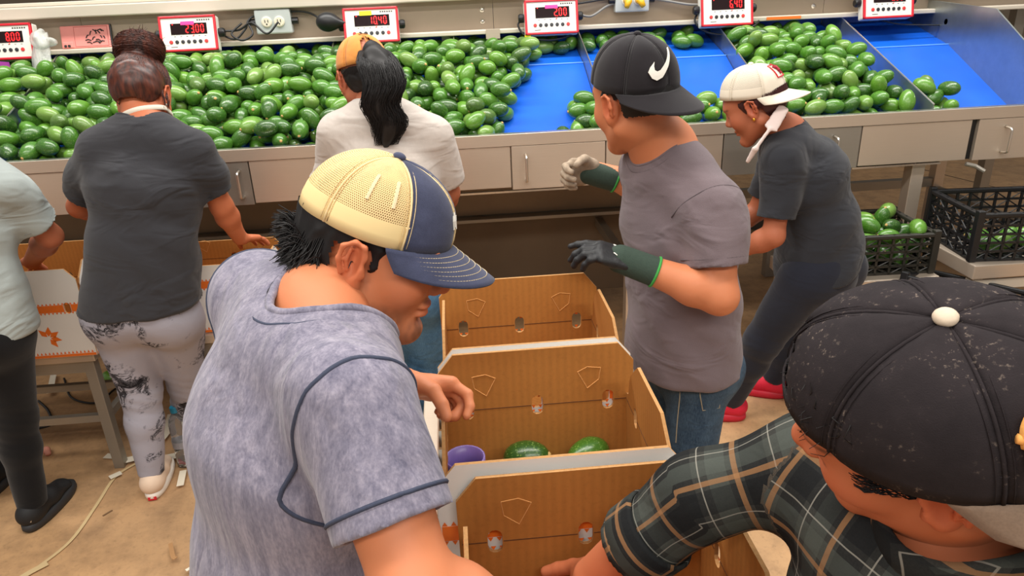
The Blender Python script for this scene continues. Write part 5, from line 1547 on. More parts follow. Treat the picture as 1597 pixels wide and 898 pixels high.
# ================================================================== plaid man at right
def plaid_mat():
    N = NT('dark_plaid_flannel'); N.set(.92, 0, .1); a = N.attr('uvp')
    sp = N.n('ShaderNodeSeparateXYZ'); N.l(a.outputs['Vector'], sp.inputs[0])
    nz = N.noise(N.coord(), 420, 2); c = N.mix(nz, lin((42, 43, 42)), lin((64, 64, 60)))
    wob = N.math('MULTIPLY', N.math('SUBTRACT', N.noise(N.coord(), 14, 2), .5), .004)
    def band(axis, period, center, half):
        t = N.math('FRACT', N.math('DIVIDE', N.math('ADD', N.math('ADD', sp.outputs[axis], wob), 10.0), period))
        return N.math('LESS_THAN', N.math('ABSOLUTE', N.math('SUBTRACT', t, center)), half)
    for ax in (0, 1):
        c = N.mix(N.math('MULTIPLY', band(ax, .092, .30, .17), .55), c, lin((20, 22, 25)))
        c = N.mix(N.math('MULTIPLY', band(ax, .092, .80, .13), .35), c, lin((84, 90, 84)))
    for ax in (0, 1):
        c = N.mix(N.math('MULTIPLY', band(ax, .092, .56, .036), .55), c, lin((158, 116, 78)))
        c = N.mix(N.math('MULTIPLY', band(ax, .092, .04, .009), .42), c, lin((176, 172, 160)))
    N.base(c); N.bump(N.math('ADD', N.noise(N.coord('Object', (1, 1, 1)), 18, 2, .5, .8), N.math('MULTIPLY', nz, .04)), .3, .014)
    return N.m
M_PLAID = plaid_mat()
M_BLKCAP = NT('dusty_black_twill'); M_BLKCAP.set(.92, 0, .12)
_n1 = M_BLKCAP.noise(M_BLKCAP.coord(), 26, 4, .65); _n2 = M_BLKCAP.noise(M_BLKCAP.coord(), 190, 3, .7); _w = M_BLKCAP.noise(M_BLKCAP.coord(), 900, 2)
_c = M_BLKCAP.mix(_n1, lin((29, 26, 28)), lin((52, 46, 48)))
_c = M_BLKCAP.mix(M_BLKCAP.math('MULTIPLY', M_BLKCAP.math('MULTIPLY', M_BLKCAP.ramp(_n2, [(.58, 0.), (.72, 1.)]), M_BLKCAP.ramp(_n1, [(.5, 0.), (.66, 1.)])), .55), _c, lin((168, 150, 136)))
M_BLKCAP.base(_c); M_BLKCAP.bump(M_BLKCAP.math('ADD', _w, _n1), .22, .0016); M_BLKCAP = M_BLKCAP.m
P7 = Person((.62, .42, 0), 'man at lower right in a dusty black backward cap and plaid shirt')
f7 = unit(np.array([-.79, .55, -.26])); u7 = np.array([.04, -.48, 1.0])
h7 = Head(atd(1450, 654, .635), f7, u7, 1.0); h7.crz = .076
nk7_ = atd(1506, 862, .715); right7 = unit(np.array([-.28, .96, .04])); R7 = atd(1268, 728, .87); L7 = nk7_ - right7 * .18 - np.array([0, 0, .05]); right7 = unit(R7 - L7); fwd7 = unit(np.cross([0, 0, 1.0], right7))
mid7 = (R7 + L7) / 2; nk7 = mid7 + np.array([0, 0, .045]) + fwd7 * .01
J7 = dict(Rsh=R7, Lsh=L7, neck=nk7, head=h7.w((0, -.02, 0)), chest=mid7 - np.array([0, 0, .13]) - fwd7 * .03, waist=mid7 - np.array([0, 0, .32]) - fwd7 * .12, pelvis=mid7 - np.array([0, 0, .48]) - fwd7 * .20)
J7['Rel'] = atd(1098, 772, .92); J7['Rwr'] = atd(928, 893, 1.03)
J7['Lel'] = L7 + np.array([-.06, -.02, -.28]); J7['Lwr'] = J7['Lel'] + np.array([-.18, .16, -.02])
pv7 = J7['pelvis']
for a, q in (('R', 1), ('L', -1)):
    J7[a + 'hip'] = pv7 + right7 * q * .09 - np.array([0, 0, .06]); J7[a + 'kn'] = np.array([*(pv7 + right7 * q * .1 + fwd7 * .04)[:2], .46]); J7[a + 'an'] = np.array([*(pv7 + right7 * q * .12)[:2], .09])
hpa, _, _ = hand_prims(J7['Rwr'], unit(np.array([-.35, .1, -.9])), (-.7, .2, .2), 1, (.4, .4, .45, .5), (.4, .4), 1.0, 1.05, J7['Rel'] * .35 + J7['Rwr'] * .65, fr=.03)
hpb, _, _ = hand_prims(J7['Lwr'], unit(np.array([-.7, .5, -.4])), (0, 0, -1), -1, (.4, .4, .45, .5), (.4, .4), 1.0, 1.05, J7['Lel'] * .35 + J7['Lwr'] * .65, fr=.03)
body_mesh(P7, J7, h7, SK2, .006, .0028, hands=[hpa, hpb], nr=(.052, .054), ar=.92)
sh7, m7, sl7, hc7 = shirt_mesh(P7, J7, M_PLAID, .0048, inf=.022, sleeve=.9, sr=(.060, .054), neck_r=.062, wide=1.05, deep=1.05, seed=9, amp=.007, long={'R': .62, 'L': .6}, k=.05, fold_dir=(.5, .5, .7))
def limb_uv(V, J, arms, torso_axes):
    """cloth coordinates: along/around each sleeve, across/up the torso"""
    U = np.stack([V @ torso_axes[0], V @ torso_axes[1], np.zeros(len(V))], 1); best = np.full(len(V), 1e9)
    tor = np.asarray(J['chest']); dt_ = np.full(len(V), 0.0)
    for a in arms:
        sh, el, wr = (np.asarray(J[a + q], float) for q in ('sh', 'el', 'wr')); off = 0
        inn = unit(np.asarray(J[a + 'sh']) - (np.asarray(J['Rsh']) + np.asarray(J['Lsh'])) / 2)
        for p, q in ((sh, el), (el, wr)):
            w_ = unit(q - p); L_ = np.linalg.norm(q - p); h_ = (V - p) @ w_; t = np.clip(h_, 0, L_); r_ = V - p - w_ * t[:, None]
            d = np.linalg.norm(r_, axis=1); sel = (d < best) & (d < .1) & (h_ > -.02)
            if p is sh: sel &= ((V - sh) @ inn > -.01) | (h_ > .06)
            a_ = np.array([-.3, -.5, 1.0]); a_ = unit(a_ - w_ * (a_ @ w_)); b_ = np.cross(w_, a_); ang = np.arctan2(r_ @ b_, r_ @ a_)
            U[sel] = np.stack([off + h_[sel], ang[sel] * .062, np.zeros(sel.sum())], 1); best[sel] = d[sel]; off += L_
    return U
vec_attr(sh7, limb_uv(m7[0], J7, ('R', 'L'), (right7, unit(np.array([0, 0, 1.0]) - fwd7 * .3))))
T7 = bvh(*m7)
ce, ax = sl7['R']
cuffp = ring_on(T7, ce - ax * .03, ax, 40, .13, .002)
cb_ = band_ring('rolled_cuff', cuffp, ax, .055, .004, M_PLAID, sh7)
vs_ = np.array([v.co[:] for v in cb_.data.vertices]); rel = vs_ - ce; aa_ = unit(np.cross(ax, [0.1, .3, 1])); bb_ = np.cross(ax, aa_)
vec_attr(cb_, np.stack([.03 + rel @ aa_ * 1.3, rel @ ax + .02, np.zeros(len(rel))], 1))
nd7 = unit(h7.w((0, -.03, -.05)) - nk7)
col7 = neck_ring(T7, nk7, nd7, .072, 44)
cb2 = band_ring('collar', col7, unit(nd7 + right7 * 0), .045, .006, M_PLAID, sh7)
vs_ = np.array([v.co[:] for v in cb2.data.vertices]); vec_attr(cb2, np.stack([vs_[:, 0] + vs_[:, 1], vs_[:, 2], vs_[:, 0] * 0], 1))
pants_mesh(P7, J7, MATS['dark_work_trousers'], .009)
for a in ('R', 'L'): shoe(P7, J7[a + 'an'], J7[a + 'an'] + fwd7, M_BLACKPL, M_BLACKPL)
M_BRIMG = fabric('faded_grey_brim', (128, 108, 92), .2, (40, 40, 40), .06, 500)
cap7, CP7, CB7 = cap(h7, P7.root, [M_BLKCAP] * 6, -1, tilt=9, zc=.028, size=(.099, .126, .097), seam_mat=M_BLKCAP, button=simple('pale_worn_button', (196, 178, 156), .6, var=.15, vscale=200), brim_mat=M_BRIMG,
    opening=True, open_h=.03, brim_len=.085, brim_drop=.034, brim_curve=.012, brim_pow=.40, S=1.35, spin=-.24, stitch=(simple('grey_stitch', (92, 80, 72), .8), (.15, .3, .45, .6, .75)), label='dusty black cap worn backwards with a pale button')
# golden embroidered figure on the back of the crown
M_GOLD = simple('golden_embroidery', (226, 160, 82), .7, var=.2, vscale=400)
gp = MB()
def onC(th, ph): return CP7(th, ph, .0035)
thb = math.pi + .80
for pts, r_ in (([(0, .50), (.05, .44), (.09, .36)], .0085), ([(.0, .52), (-.05, .50), (-.07, .45)], .0065), ([(.08, .40), (.0, .36), (-.03, .30), (.0, .25)], .005), ([(.09, .36), (.1, .28), (.07, .22)], .005), ([(-.07, .47), (-.075, .41)], .004), ([(.1, .4), (.16, .42)], .004)):
    P_ = spline([onC(thb + a, b) for a, b in pts], 4); gp.tube(P_, [r_ * (.75 + .25 * math.sin(3.1 * i / len(P_))) for i in range(len(P_))], 7)
gp.build('gold_embroidered_figure', M_GOLD, cap7, True)
# curly hair at the forehead opening and round the ear
V, Q = hair_cap(h7, 0, .004, front=.075, back=-.05, seed=5, top=.06)
hr7 = arr_obj('hair', V, Q, M_HAIR); keep(hr7, P7.root)
pth = []; g7 = np.random.default_rng(2)
for i in range(260):
    th = g7.normal() * .42; p = np.array([math.sin(th) * .074, math.cos(th) * .088 - .006, .056 + g7.normal() * .012]); c0 = p.copy(); pts = []
    rr_ = .006 + g7.random() * .006; a0 = g7.random() * 6
    for k in range(9):
        a = a0 + k * .8; pts.append(h7.w(c0 + np.array([math.cos(a) * rr_, .004 + .0035 * k * g7.random(), math.sin(a) * rr_ - .001 * k])))
    pth.append(pts)
for i in range(600):
    q = 1 if g7.random() > .5 else -1; y = .06 - g7.random() * .13; p = np.array([q * (.078 - .25 * max(0, y) ** 1.2), y, .016 - g7.random() * .02])
    if -.045 < y < .012 and p[2] < .005: p[2] = .012
    e = p + np.array([q * .001, -.010 - .008 * g7.random(), -.008 * g7.random()]); pth.append([h7.w(p), h7.w((p + e) / 2 + np.array([q * .003, 0, 0])), h7.w(e)])
strands('hair_strands', pth, .0007, M_HAIR, hr7, 3)

# ================================================================== man with the swoosh cap and gloves
M_TAUPE = fabric('faded_taupe_jersey', (114, 101, 105), .14, (6, 6, 3), .3)
def denim(name, c1, c2):
    N = NT(name); N.set(.88, 0, .15); v = N.coord()
    n1 = N.noise(N.coord('Object', (1, 1, .4)), 7, 4, .6); n2 = N.noise(N.coord('Object', (1, 1, .25)), 420, 2)
    f = N.math('ADD', N.math('MULTIPLY', n1, .7), N.math('MULTIPLY', n2, .3))
    N.base(N.ramp(f, [(.35, lin(c1)), (.65, lin(c2))])); N.bump(N.math('ADD', N.noise(N.coord('Object', (1, 1, 1.6)), 14, 2, .5, 1.0), N.math('MULTIPLY', n2, .05)), .35, .014)
    return N.m
M_DENIM = denim('blue_denim', (38, 54, 72), (80, 100, 118)); M_DENIM2 = denim('mid_blue_denim', (46, 78, 108), (92, 128, 156))
M_DENIMT = simple('denim_stitch', (150, 140, 120), .8)
M_BLKCAP2 = fabric('plain_black_twill', (36, 33, 36), .10, (20, 20, 20), .05, 700)
M_GLOVEB = simple('black_coated_glove', (26, 27, 30), .55, var=.25, vscale=60, bump=.4, bscale=200)
M_GLOVEW = simple('soiled_grey_glove_knit', (160, 142, 122), .85, var=.6, vscale=50, bump=.4, bscale=260)
M_CUFFG = simple('green_knit_cuff', (50, 66, 56), .9, var=.2, vscale=120, bump=.5, bscale=300)
M_CUFFE = simple('bright_green_cuff_edge', (58, 150, 66), .8)
P5 = Person((.60, 1.72, 0), 'man in a black backward swoosh cap, taupe shirt and work gloves')
f5 = unit(np.array([-.44, .88, -.12])); u5 = np.array([-.06, -.05, 1.0])
h5 = Head(at(988, 156, 1.76), f5, u5, 1.03)
L5 = at(1112, 322, 1.60); R5 = at(1008, 262, 1.93); right5 = unit(R5 - L5); fwd5 = unit(np.cross([0, 0, 1.0], right5))
mid5 = (L5 + R5) / 2; nk5 = at(1034, 232, 1.76)
J5 = dict(Rsh=R5, Lsh=L5, neck=nk5, head=h5.w((0, -.02, 0)), chest=mid5 - np.array([-.01, 0, .12]), waist=mid5 - np.array([-.03, 0, .30]), pelvis=mid5 - np.array([-.04, .01, .47]))
J5['Lel'] = at(1122, 462, 1.53); J5['Lwr'] = at(986, 410, 1.58); J5['Rel'] = at(1020, 300, 2.02); J5['Rwr'] = at(932, 268, 2.04)
pv5 = J5['pelvis']
for a, q in (('R', 1), ('L', -1)):
    J5[a + 'hip'] = pv5 + right5 * q * .085 - np.array([0, 0, .05]); J5[a + 'kn'] = np.array([*(pv5 + right5 * q * .1 + fwd5 * .03)[:2], .44]); J5[a + 'an'] = np.array([*(pv5 + right5 * q * .11)[:2], .09])
body_mesh(P5, J5, h5, SK1, .006, .0035, nr=(.058, .068), ar=1.05)
sh5, m5, sl5, hc5 = shirt_mesh(P5, J5, M_TAUPE, .0055, inf=.018, sleeve=.66, sr=(.070, .070), neck_r=.076, wide=1.0, deep=1.05, seed=14, amp=.009, fold_dir=(.3, .3, .9), hem=pv5 - np.array([0, 0, .03]))
T5 = bvh(*m5)
nd5 = unit(h5.w((0, -.03, -.05)) - nk5)
collar_on(m5, nk5, nd5, .076, M_TAUPE, sh5, simple('taupe_collar_seam', (96, 84, 88), .9), .016, .004)
for a in ('L', 'R'):
    ce, ax = sl5[a]; tube_ring('sleeve_seam', ring_on(T5, ce - ax * .02, ax, 40, .13, .0), .0012, simple('taupe_thread', (84, 74, 78), .9) if a == 'L' else MATS['taupe_thread'], sh5)
    shp = np.asarray(J5[a + 'sh']); inn = unit(shp - mid5); tube_ring('armhole_seam', ring_on(T5, shp - inn * .012, unit(ax * .7 + inn * .7), 50, .15, .0), .0014, MATS['taupe_thread'], sh5)
pa5, mp5 = pants_mesh(P5, J5, M_DENIM, .007, legr=(.080, .070, .066, .062), wide=.92, deep=.9, amp=.004)
TP5 = bvh(*mp5)
# back pocket outline and side seam on the jeans
pk_ = []
for px, py in ((1090, 585), (1092, 618), (1096, 640), (1122, 636), (1124, 578)):
    d = _ray(px, py); h = TP5.ray_cast(Vector(CC), Vector(unit(d)), 4)
    if h[0] is not None: pk_.append(np.array(h[0]) - unit(d) * .001)
if len(pk_) >= 4: MB().tube(pk_, .0016, 5).build('pocket_seam', M_DENIMT, pa5)
sm_ = []
for px, py in ((1062, 590), (1060, 620), (1056, 660), (1054, 690)):
    d = _ray(px, py); h = TP5.ray_cast(Vector(CC), Vector(unit(d)), 4)
    if h[0] is not None: sm_.append(np.array(h[0]) - unit(d) * .001)
if len(sm_) >= 3: MB().tube(sm_, .0016, 5).build('side_seam', M_DENIMT, pa5)
for a in ('R', 'L'): shoe(P5, J5[a + 'an'], J5[a + 'an'] + fwd5, M_BLACKPL, M_WHITEPL)
cap5, CP5, CB5 = cap(h5, P5.root, [M_BLKCAP2] * 6, -1, tilt=15, zc=.036, size=(.092, .113, .112), seam_mat=M_BLKCAP2, button=M_BLKCAP2, brim_mat=M_BLKCAP2, opening=True, open_h=.03, brim_len=.090, brim_drop=.026, brim_curve=.006, flat=True,
    label='black flat brim cap worn backwards with a white swoosh')
# white swoosh, draped on the rear crown panels (the front of the cap)
sw = [(0, 0), (.10, -.16), (.22, -.22), (.38, -.16), (.62, .10), (1.0, .60), (.62, .24), (.36, .03), (.25, .00), (.18, .04), (.17, .14), (.20, .26), (.06, .12)]
th0 = math.pi - .06
def SWP(x, y, off): return CP5(th0 + .60 - x * .86, .27 + y * .50, off)
outl = []
for i in range(len(sw)):
    a, b = sw[i], sw[(i + 1) % len(sw)]
    for t in np.linspace(0, 1, 4)[:-1]: outl.append((a[0] + (b[0] - a[0]) * t, a[1] + (b[1] - a[1]) * t))
bm = bmesh.new(); vv = [bm.verts.new((x, 0, y)) for x, y in outl]
es_ = [bm.edges.new((vv[i], vv[(i + 1) % len(vv)])) for i in range(len(vv))]
bmesh.ops.triangle_fill(bm, use_beauty=True, edges=es_, normal=(0, -1, 0)); bmesh.ops.subdivide_edges(bm, edges=[e for e in bm.edges], cuts=1); bmesh.ops.triangulate(bm, faces=bm.faces[:])
bm.verts.index_update()
vs_ = [SWP(v.co.x, v.co.z, .0045) for v in bm.verts]; fs_ = [[v.index for v in f.verts] for f in bm.faces]; bm.free()
so_ = mesh_obj('white_swoosh', vs_, fs_, M_WHITEPL); keep(so_, cap5); sd = so_.modifiers.new('solid', 'SOLIDIFY'); sd.thickness = .004; sd.offset = 0
V, Q = hair_cap(h5, 0, .002, front=.07, back=-.03, seed=8, amp=.0006, top=.06)
keep(arr_obj('hair', V, Q, M_HAIR), P5.root)
# gloves
def glove(person, wr, el, d, n, side, curl, thumb, mat, name='glove', palm_mat=None, sc=1.0):
    hp, tips, th = hand_prims(wr, d, n, side, curl, thumb, sc, 1.16)
    V, Q = sdf_mesh(hp, .003); V = V + vnormals(V, Q) * (vnoise(V, 180, 3) * .0006)[:, None]
    g = arr_obj(name, V, Q, mat); keep(g, person.root)
    ax = unit(np.asarray(el) - np.asarray(wr)); wr = np.asarray(wr, float)
    P = [CUT(RC(wr + unit(d) * .03, wr + ax * .10, .034, .037, .01), wr + ax * .062, ax), RC(wr + ax * .05, wr + ax * .12, .030, .034, .004, 's')]
    V, Q = sdf_mesh(P, .004); Tt = bvh(V, Q)
    c = arr_obj('cuff', V, Q, M_CUFFG); keep(c, g)
    tube_ring('cuff_edge', ring_on(Tt, wr + ax * .058, ax, 36, .08, .0008), .0035, M_CUFFE, g)
    return g, tips, th
gl, tg, tt = glove(P5, J5['Lwr'] + unit(J5['Lwr'] - J5['Lel']) * .0, J5['Lel'], unit(at(893, 378, 1.60) - J5['Lwr']), unit(-CU * .8 + CF * .5), -1, (.25, .45, .5, .55), (.25, .2), M_GLOVEB)
# white lettering strokes on the back of the glove
lt = MB(); wr5 = J5['Lwr']; dd5 = unit(at(893, 378, 1.60) - wr5); nn5 = unit(-CU * .8 + CF * .5); nn5 = unit(nn5 - dd5 * (nn5 @ dd5)); ss5 = np.cross(dd5, nn5)
for k in range(5):
    b_ = wr5 + dd5 * .046 - nn5 * .019 + ss5 * (-.022 + k * .010)
    lt.tube([b_ - dd5 * .009, b_ + dd5 * .009], .0013, 4); 
    if k % 2 == 0: lt.tube([b_ + dd5 * .009, b_ + ss5 * .006], .0012, 4)
for k in range(4):
    b_ = wr5 + dd5 * .024 - nn5 * .0195 + ss5 * (-.018 + k * .011); lt.tube([b_ - dd5 * .005, b_ + dd5 * .005], .001, 4)
lt.build('glove_print', M_WHITEPL, gl)
glr, _, _ = glove(P5, J5['Rwr'], J5['Rel'], unit(at(855, 270, 2.02) - J5['Rwr']), unit(-CF * .7 - CU * .5), 1, (.75, .85, .9, .95), (.6, .5), M_GLOVEW)
# ================================================================== woman with the bun
M_CHAR = fabric('charcoal_jersey', (53, 53, 57), .10, (8, 8, 4), .32)
def tiedye():
    N = NT('grey_tie_dye_leggings'); N.set(.8, 0, .2)
    n1 = N.noise(N.coord(), 9, 3, .5, .6); n2 = N.noise(N.coord(), 13, 6, .75, 2.0); n3 = N.noise(N.coord(), 3, 2)
    c = N.mix(n3, lin((172, 170, 182)), lin((144, 144, 156)))
    blot = N.math('MULTIPLY', N.ramp(n1, [(.51, 0.), (.57, 1.)]), N.ramp(N.math('ABSOLUTE', N.math('SUBTRACT', n2, .5)), [(.02, 1.), (.045, 0.)]))
    blot2 = N.math('MULTIPLY', N.ramp(n1, [(.58, 0.), (.63, 1.)]), N.ramp(n2, [(.5, 0.), (.55, 1.)]))
    c = N.mix(N.math('MAXIMUM', blot, blot2), c, lin((24, 24, 30)))
    N.base(c); N.bump(N.noise(N.coord('Object', (1, 1, 1.4)), 16, 2, .5, .6), .2, .01)
    return N.m
M_TIEDYE = tiedye()
M_CREAMSHOE = simple('cream_canvas', (226, 200, 176), .8, var=.06, bump=.2, bscale=400)
M_OFFWHITE = simple('offwhite_rubber', (236, 226, 214), .5)
def std_woman(P, J, head, skin, hands=None, **k): return body_mesh(P, J, head, skin, .006, .0038, nr=(.050, .058), ar=.92, hands=hands, wide=.95, **k)
P2 = Person((-1.14, 2.42, 0), 'woman with an auburn bun, charcoal shirt and tie dye leggings')
h2 = Head(at(224, 150, 2.58), (.10, .80, -.62), (.05, .55, .85), .96)
J2 = dict(Rsh=at(304, 236, 2.47), Lsh=at(150, 240, 2.47), neck=at(228, 200, 2.50), head=h2.w((0, -.02, 0)), chest=at(228, 292, 2.46), waist=at(225, 385, 2.42), pelvis=at(222, 462, 2.40), hipr=np.array([1.0, 0, 0]),
          Rel=at(346, 322, 2.54), Rwr=at(374, 372, 2.64), Lel=at(124, 322, 2.58), Lwr=at(160, 330, 2.86),
          Lhip=at(186, 500, 2.42), Lkn=at(220, 612, 2.44), Lan=at(238, 742, 2.40), Rhip=at(272, 500, 2.44), Rkn=at(292, 600, 2.58), Ran=at(306, 690, 2.70))
J2['Ran'] = np.array([J2['Ran'][0], J2['Ran'][1], .09]); J2['Lan'] = np.array([*J2['Lan'][:2], .085])
hr2, _, _ = hand_prims(J2['Rwr'], unit(np.array([.35, .75, -.25])), unit(np.array([.1, -.2, -1])), 1, (.2, .2, .25, .3), (.2, .1), .92, 1.0, J2['Rel'] * .35 + J2['Rwr'] * .65, spread=.08, fr=.026)
hl2, _, _ = hand_prims(J2['Lwr'], unit(np.array([.2, .8, -.3])), (0, 0, -1), -1, (.4, .4, .4, .4), (.3, .3), .92, 1.0, J2['Lel'] * .35 + J2['Lwr'] * .65, fr=.026)
std_woman(P2, J2, h2, SK2, [hr2, hl2])
sh2, m2, sl2, hc2 = shirt_mesh(P2, J2, M_CHAR, .0055, inf=.020, sleeve=.72, sr=(.068, .066), neck_r=.066, wide=1.02, deep=1.0, seed=22, amp=.009, fold_dir=(.12, .1, 1), hem=at(222, 470, 2.40), hem_n=(0.02, .05, -1), hemr=(.205, .145))
T2 = bvh(*m2)
nd2 = unit(h2.w((0, -.03, -.05)) - J2['neck'])
collar_on(m2, J2['neck'], nd2, .066, M_CHAR, sh2, None)
for a in ('R', 'L'):
    ce, ax = sl2[a]; tube_ring('sleeve_seam', ring_on(T2, ce - ax * .018, ax, 40, .12, .0), .0011, simple('charcoal_thread', (40, 40, 44), .9) if a == 'R' else MATS['charcoal_thread'], sh2)
# white lanyard at the nape
lan = [p for p in ring_on(bvh(*sdf_mesh(h2.prims(J2['neck'], (.050, .058), False), .006)), J2['neck'] + nd2 * .046, nd2, 40, .15, .011)]
lm = simple('white_lanyard_fabric', (214, 206, 190), .8)
ly = band_ring('lanyard', lan, nd2, .018, .003, lm, P2.root)
lk = MB()
for p in lan[::3]: lk.tube([p + unit(p - J2['neck']) * .0008 - nd2 * .004, p + unit(p - J2['neck']) * .0008 + nd2 * .003], .0012, 4)
lk.build('lanyard_print', M_INK, ly)
pants_mesh(P2, J2, M_TIEDYE, .0055, wide=1.12, deep=1.12, legr=(.100, .066, .064, .042), amp=.0022, seed=33)
for a, toe in (('L', J2['Lan'] + np.array([-.12, .9, 0])), ('R', J2['Ran'] + np.array([.05, 1, 0]))):
    so, heel, ff, rr_ = shoe(P2, J2[a + 'an'], toe, M_CREAMSHOE, M_OFFWHITE, L=.235, W=.044, h=.07, sole=.030)
    ln = MB()
    pts = [heel + ff * (.235 / 2) + rr_ * .046 * math.sin(t) * 1.02 - ff * (.235 / 2 + .008) * math.cos(t) + np.array([0, 0, .021]) for t in np.linspace(-.55, .55, 9)]
    ln.tube(pts, .0015, 4); ln.build('sole_stripe', simple('navy_stripe', (40, 44, 70), .6) if a == 'L' else MATS['navy_stripe'], so)
    MB().obox(heel - ff * .0065 + np.array([0, 0, .011]), rr_, ff, (0, 0, 1), .015, .003, .007).build('heel_tag', M_REDPL, so)
# hair: swept up into a bun
hair2 = [h2.E((0, -.024, .044), (.083, .104, .094), .02), h2.E((0, -.055, .0), (.072, .066, .062), .06)]
bunc = h2.w((0, -.055, .148))
hair2 += [ELL(bunc, (.074, .064, .050), h2.R, .02), ELL(h2.w((0, -.05, .112)), (.05, .05, .03), h2.R, .03)]
V, Q = sdf_mesh(hair2, .005); L_ = h2.loc(V); kf = ((L_[:, 1] < .05) | (L_[:, 2] > .09))[Q].all(1) & ~((np.abs(L_[:, 0]) > .058) & (L_[:, 1] > -.035) & (L_[:, 2] < .012))[Q].any(1) & (L_[:, 2] > -.058)[Q].all(1)
Q = Q[kf]; us, inv = np.unique(Q.ravel(), return_inverse=True); V = V[us]; Q = inv.reshape(-1, 4)
V = V + vnormals(V, Q) * (vnoise(V, 120, 5) * .0018)[:, None]
hb2 = arr_obj('hair', V, Q, M_HAIRB); keep(hb2, P2.root)
g2 = np.random.default_rng(4); pth = []
for i in range(1500):    # nape and sides combed up to the bun
    th = math.pi + (g2.random() - .5) * 4.2; z0 = -.055 + .06 * g2.random() ** 1.5 if abs(th - math.pi) < 1.2 else .015 + .05 * g2.random()
    pts = []
    for t in np.linspace(0, 1, 6):
        z = z0 + (.112 - z0) * t; rz = math.sqrt(max(.02, 1 - ((z - .044) / .10) ** 2)); kx = 1.0
        pts.append(h2.w((math.sin(th) * .0875 * rz * kx + g2.normal() * .0014, math.cos(th) * .1085 * rz * kx - .024, z)))
    pth.append(pts)
for i in range(900):    # strands wrapped round the bun
    z = g2.normal() * .022; a0 = g2.random() * 6.28; a1 = a0 + .8 + g2.random() * 1.4; pts = []
    for t in np.linspace(0, 1, 6):
        a = a0 + (a1 - a0) * t; rz = math.sqrt(max(.05, 1 - (z / .05) ** 2)); k_ = 1.02 + .03 * g2.random()
        pts.append(bunc + h2.R @ np.array([math.cos(a) * .078 * rz * k_, math.sin(a) * .068 * rz * k_, z + .012 * math.sin(a * 2 + i)]))
    pth.append(pts)
for i in range(220):    # loose flyaways
    p = bunc + h2.R @ (unit(g2.normal(size=3)) * np.array([.062, .056, .045])); d = unit(p - bunc); s_ = unit(g2.normal(size=3))
    pth.append([p, p + d * .010 + s_ * .010, p + d * .014 + s_ * .024])
for i in range(40):
    q = 1; p = np.array([q * .080, .005 - .05 * g2.random(), .02 - .03 * g2.random()]); pth.append([h2.w(p), h2.w(p + np.array([q * .008, .004, -.02])), h2.w(p + np.array([q * (.004 + .01 * g2.random()), .012, -.045]))])
strands('hair_strands', pth, .0011, M_HAIRB, hb2, 3)
V, Q = sdf_mesh([ELL(h2.w((.086, -.004, -.040)), (.004, .004, .004))], .0015); keep(arr_obj('earring', V, Q, M_LIP), P2.root)

# ================================================================== woman with the orange cap and ponytail
M_OATS = fabric('oat_heather_jersey', (196, 186, 178), .06, (60, 60, 60), .3)
M_ORCAP = fabric('tan_orange_twill', (212, 142, 72), .16, (22, 22, 22), .06, 600)
P3 = Person((-.24, 2.48, 0), 'woman with a black ponytail through a tan orange cap')
h3 = Head(at(568, 122, 2.60), (-.38, .90, -.20), (-.05, .18, .97), 1.0)
J3 = dict(Rsh=at(676, 212, 2.50), Lsh=at(524, 206, 2.50), neck=at(594, 172, 2.50), head=h3.w((0, -.02, 0)), chest=at(602, 272, 2.48), waist=at(612, 360, 2.45), pelvis=at(620, 440, 2.42), hipr=np.array([1.0, 0, 0]),
          Rel=at(700, 300, 2.56), Rwr=at(690, 330, 2.80), Lel=at(508, 300, 2.60), Lwr=at(540, 330, 2.84))
for a, x in (('L', 598), ('R', 660)):
    J3[a + 'hip'] = at(x, 470, 2.42); J3[a + 'kn'] = at(x + 4, 575, 2.46); J3[a + 'an'] = np.array([J3[a + 'hip'][0] + .01, 2.48, .09])
std_woman(P3, J3, h3, SK3, [hand_prims(J3['Rwr'], (0, 1, -.3), (0, 0, -1), 1, fore=mid(J3['Rel'], J3['Rwr'], .65), sc=.92, fr=.026)[0], hand_prims(J3['Lwr'], (0, 1, -.3), (0, 0, -1), -1, fore=mid(J3['Lel'], J3['Lwr'], .65), sc=.92, fr=.026)[0]])
sh3, m3, sl3, hc3 = shirt_mesh(P3, J3, M_OATS, .0055, inf=.016, sleeve=.80, sr=(.064, .064), neck_r=.064, wide=.98, deep=1.0, seed=27, amp=.008, fold_dir=(.3, .1, 1), hem=at(618, 465, 2.42), hem_n=(0, 0, -1))
T3 = bvh(*m3); nd3 = unit(h3.w((0, -.03, -.05)) - J3['neck'])
collar_on(m3, J3['neck'], nd3, .064, M_OATS, sh3, None)
for a in ('R', 'L'):
    ce, ax = sl3[a]; tube_ring('sleeve_seam', ring_on(T3, ce - ax * .018, ax, 36, .12, .0), .0011, simple('oat_thread', (150, 140, 132), .9) if a == 'R' else MATS['oat_thread'], sh3)
pants_mesh(P3, J3, M_DENIM2, .007, legr=(.090, .066, .060, .050), wide=1.02)
for a in ('R', 'L'): shoe(P3, J3[a + 'an'], J3[a + 'an'] + np.array([0, 1, 0]), M_BLACKPL, M_WHITEPL, L=.24)
cap3, CP3, CB3 = cap(h3, P3.root, [M_ORCAP] * 6, 1, tilt=-2, zc=.034, size=(.088, .110, .106), seam_mat=M_ORCAP, button=M_ORCAP, brim_mat=M_ORCAP, opening=True, open_h=.058, open_w=.36, brim_len=.07, label='tan orange cap with an arched rear opening')
scr = MB(); rs = random.Random(5)
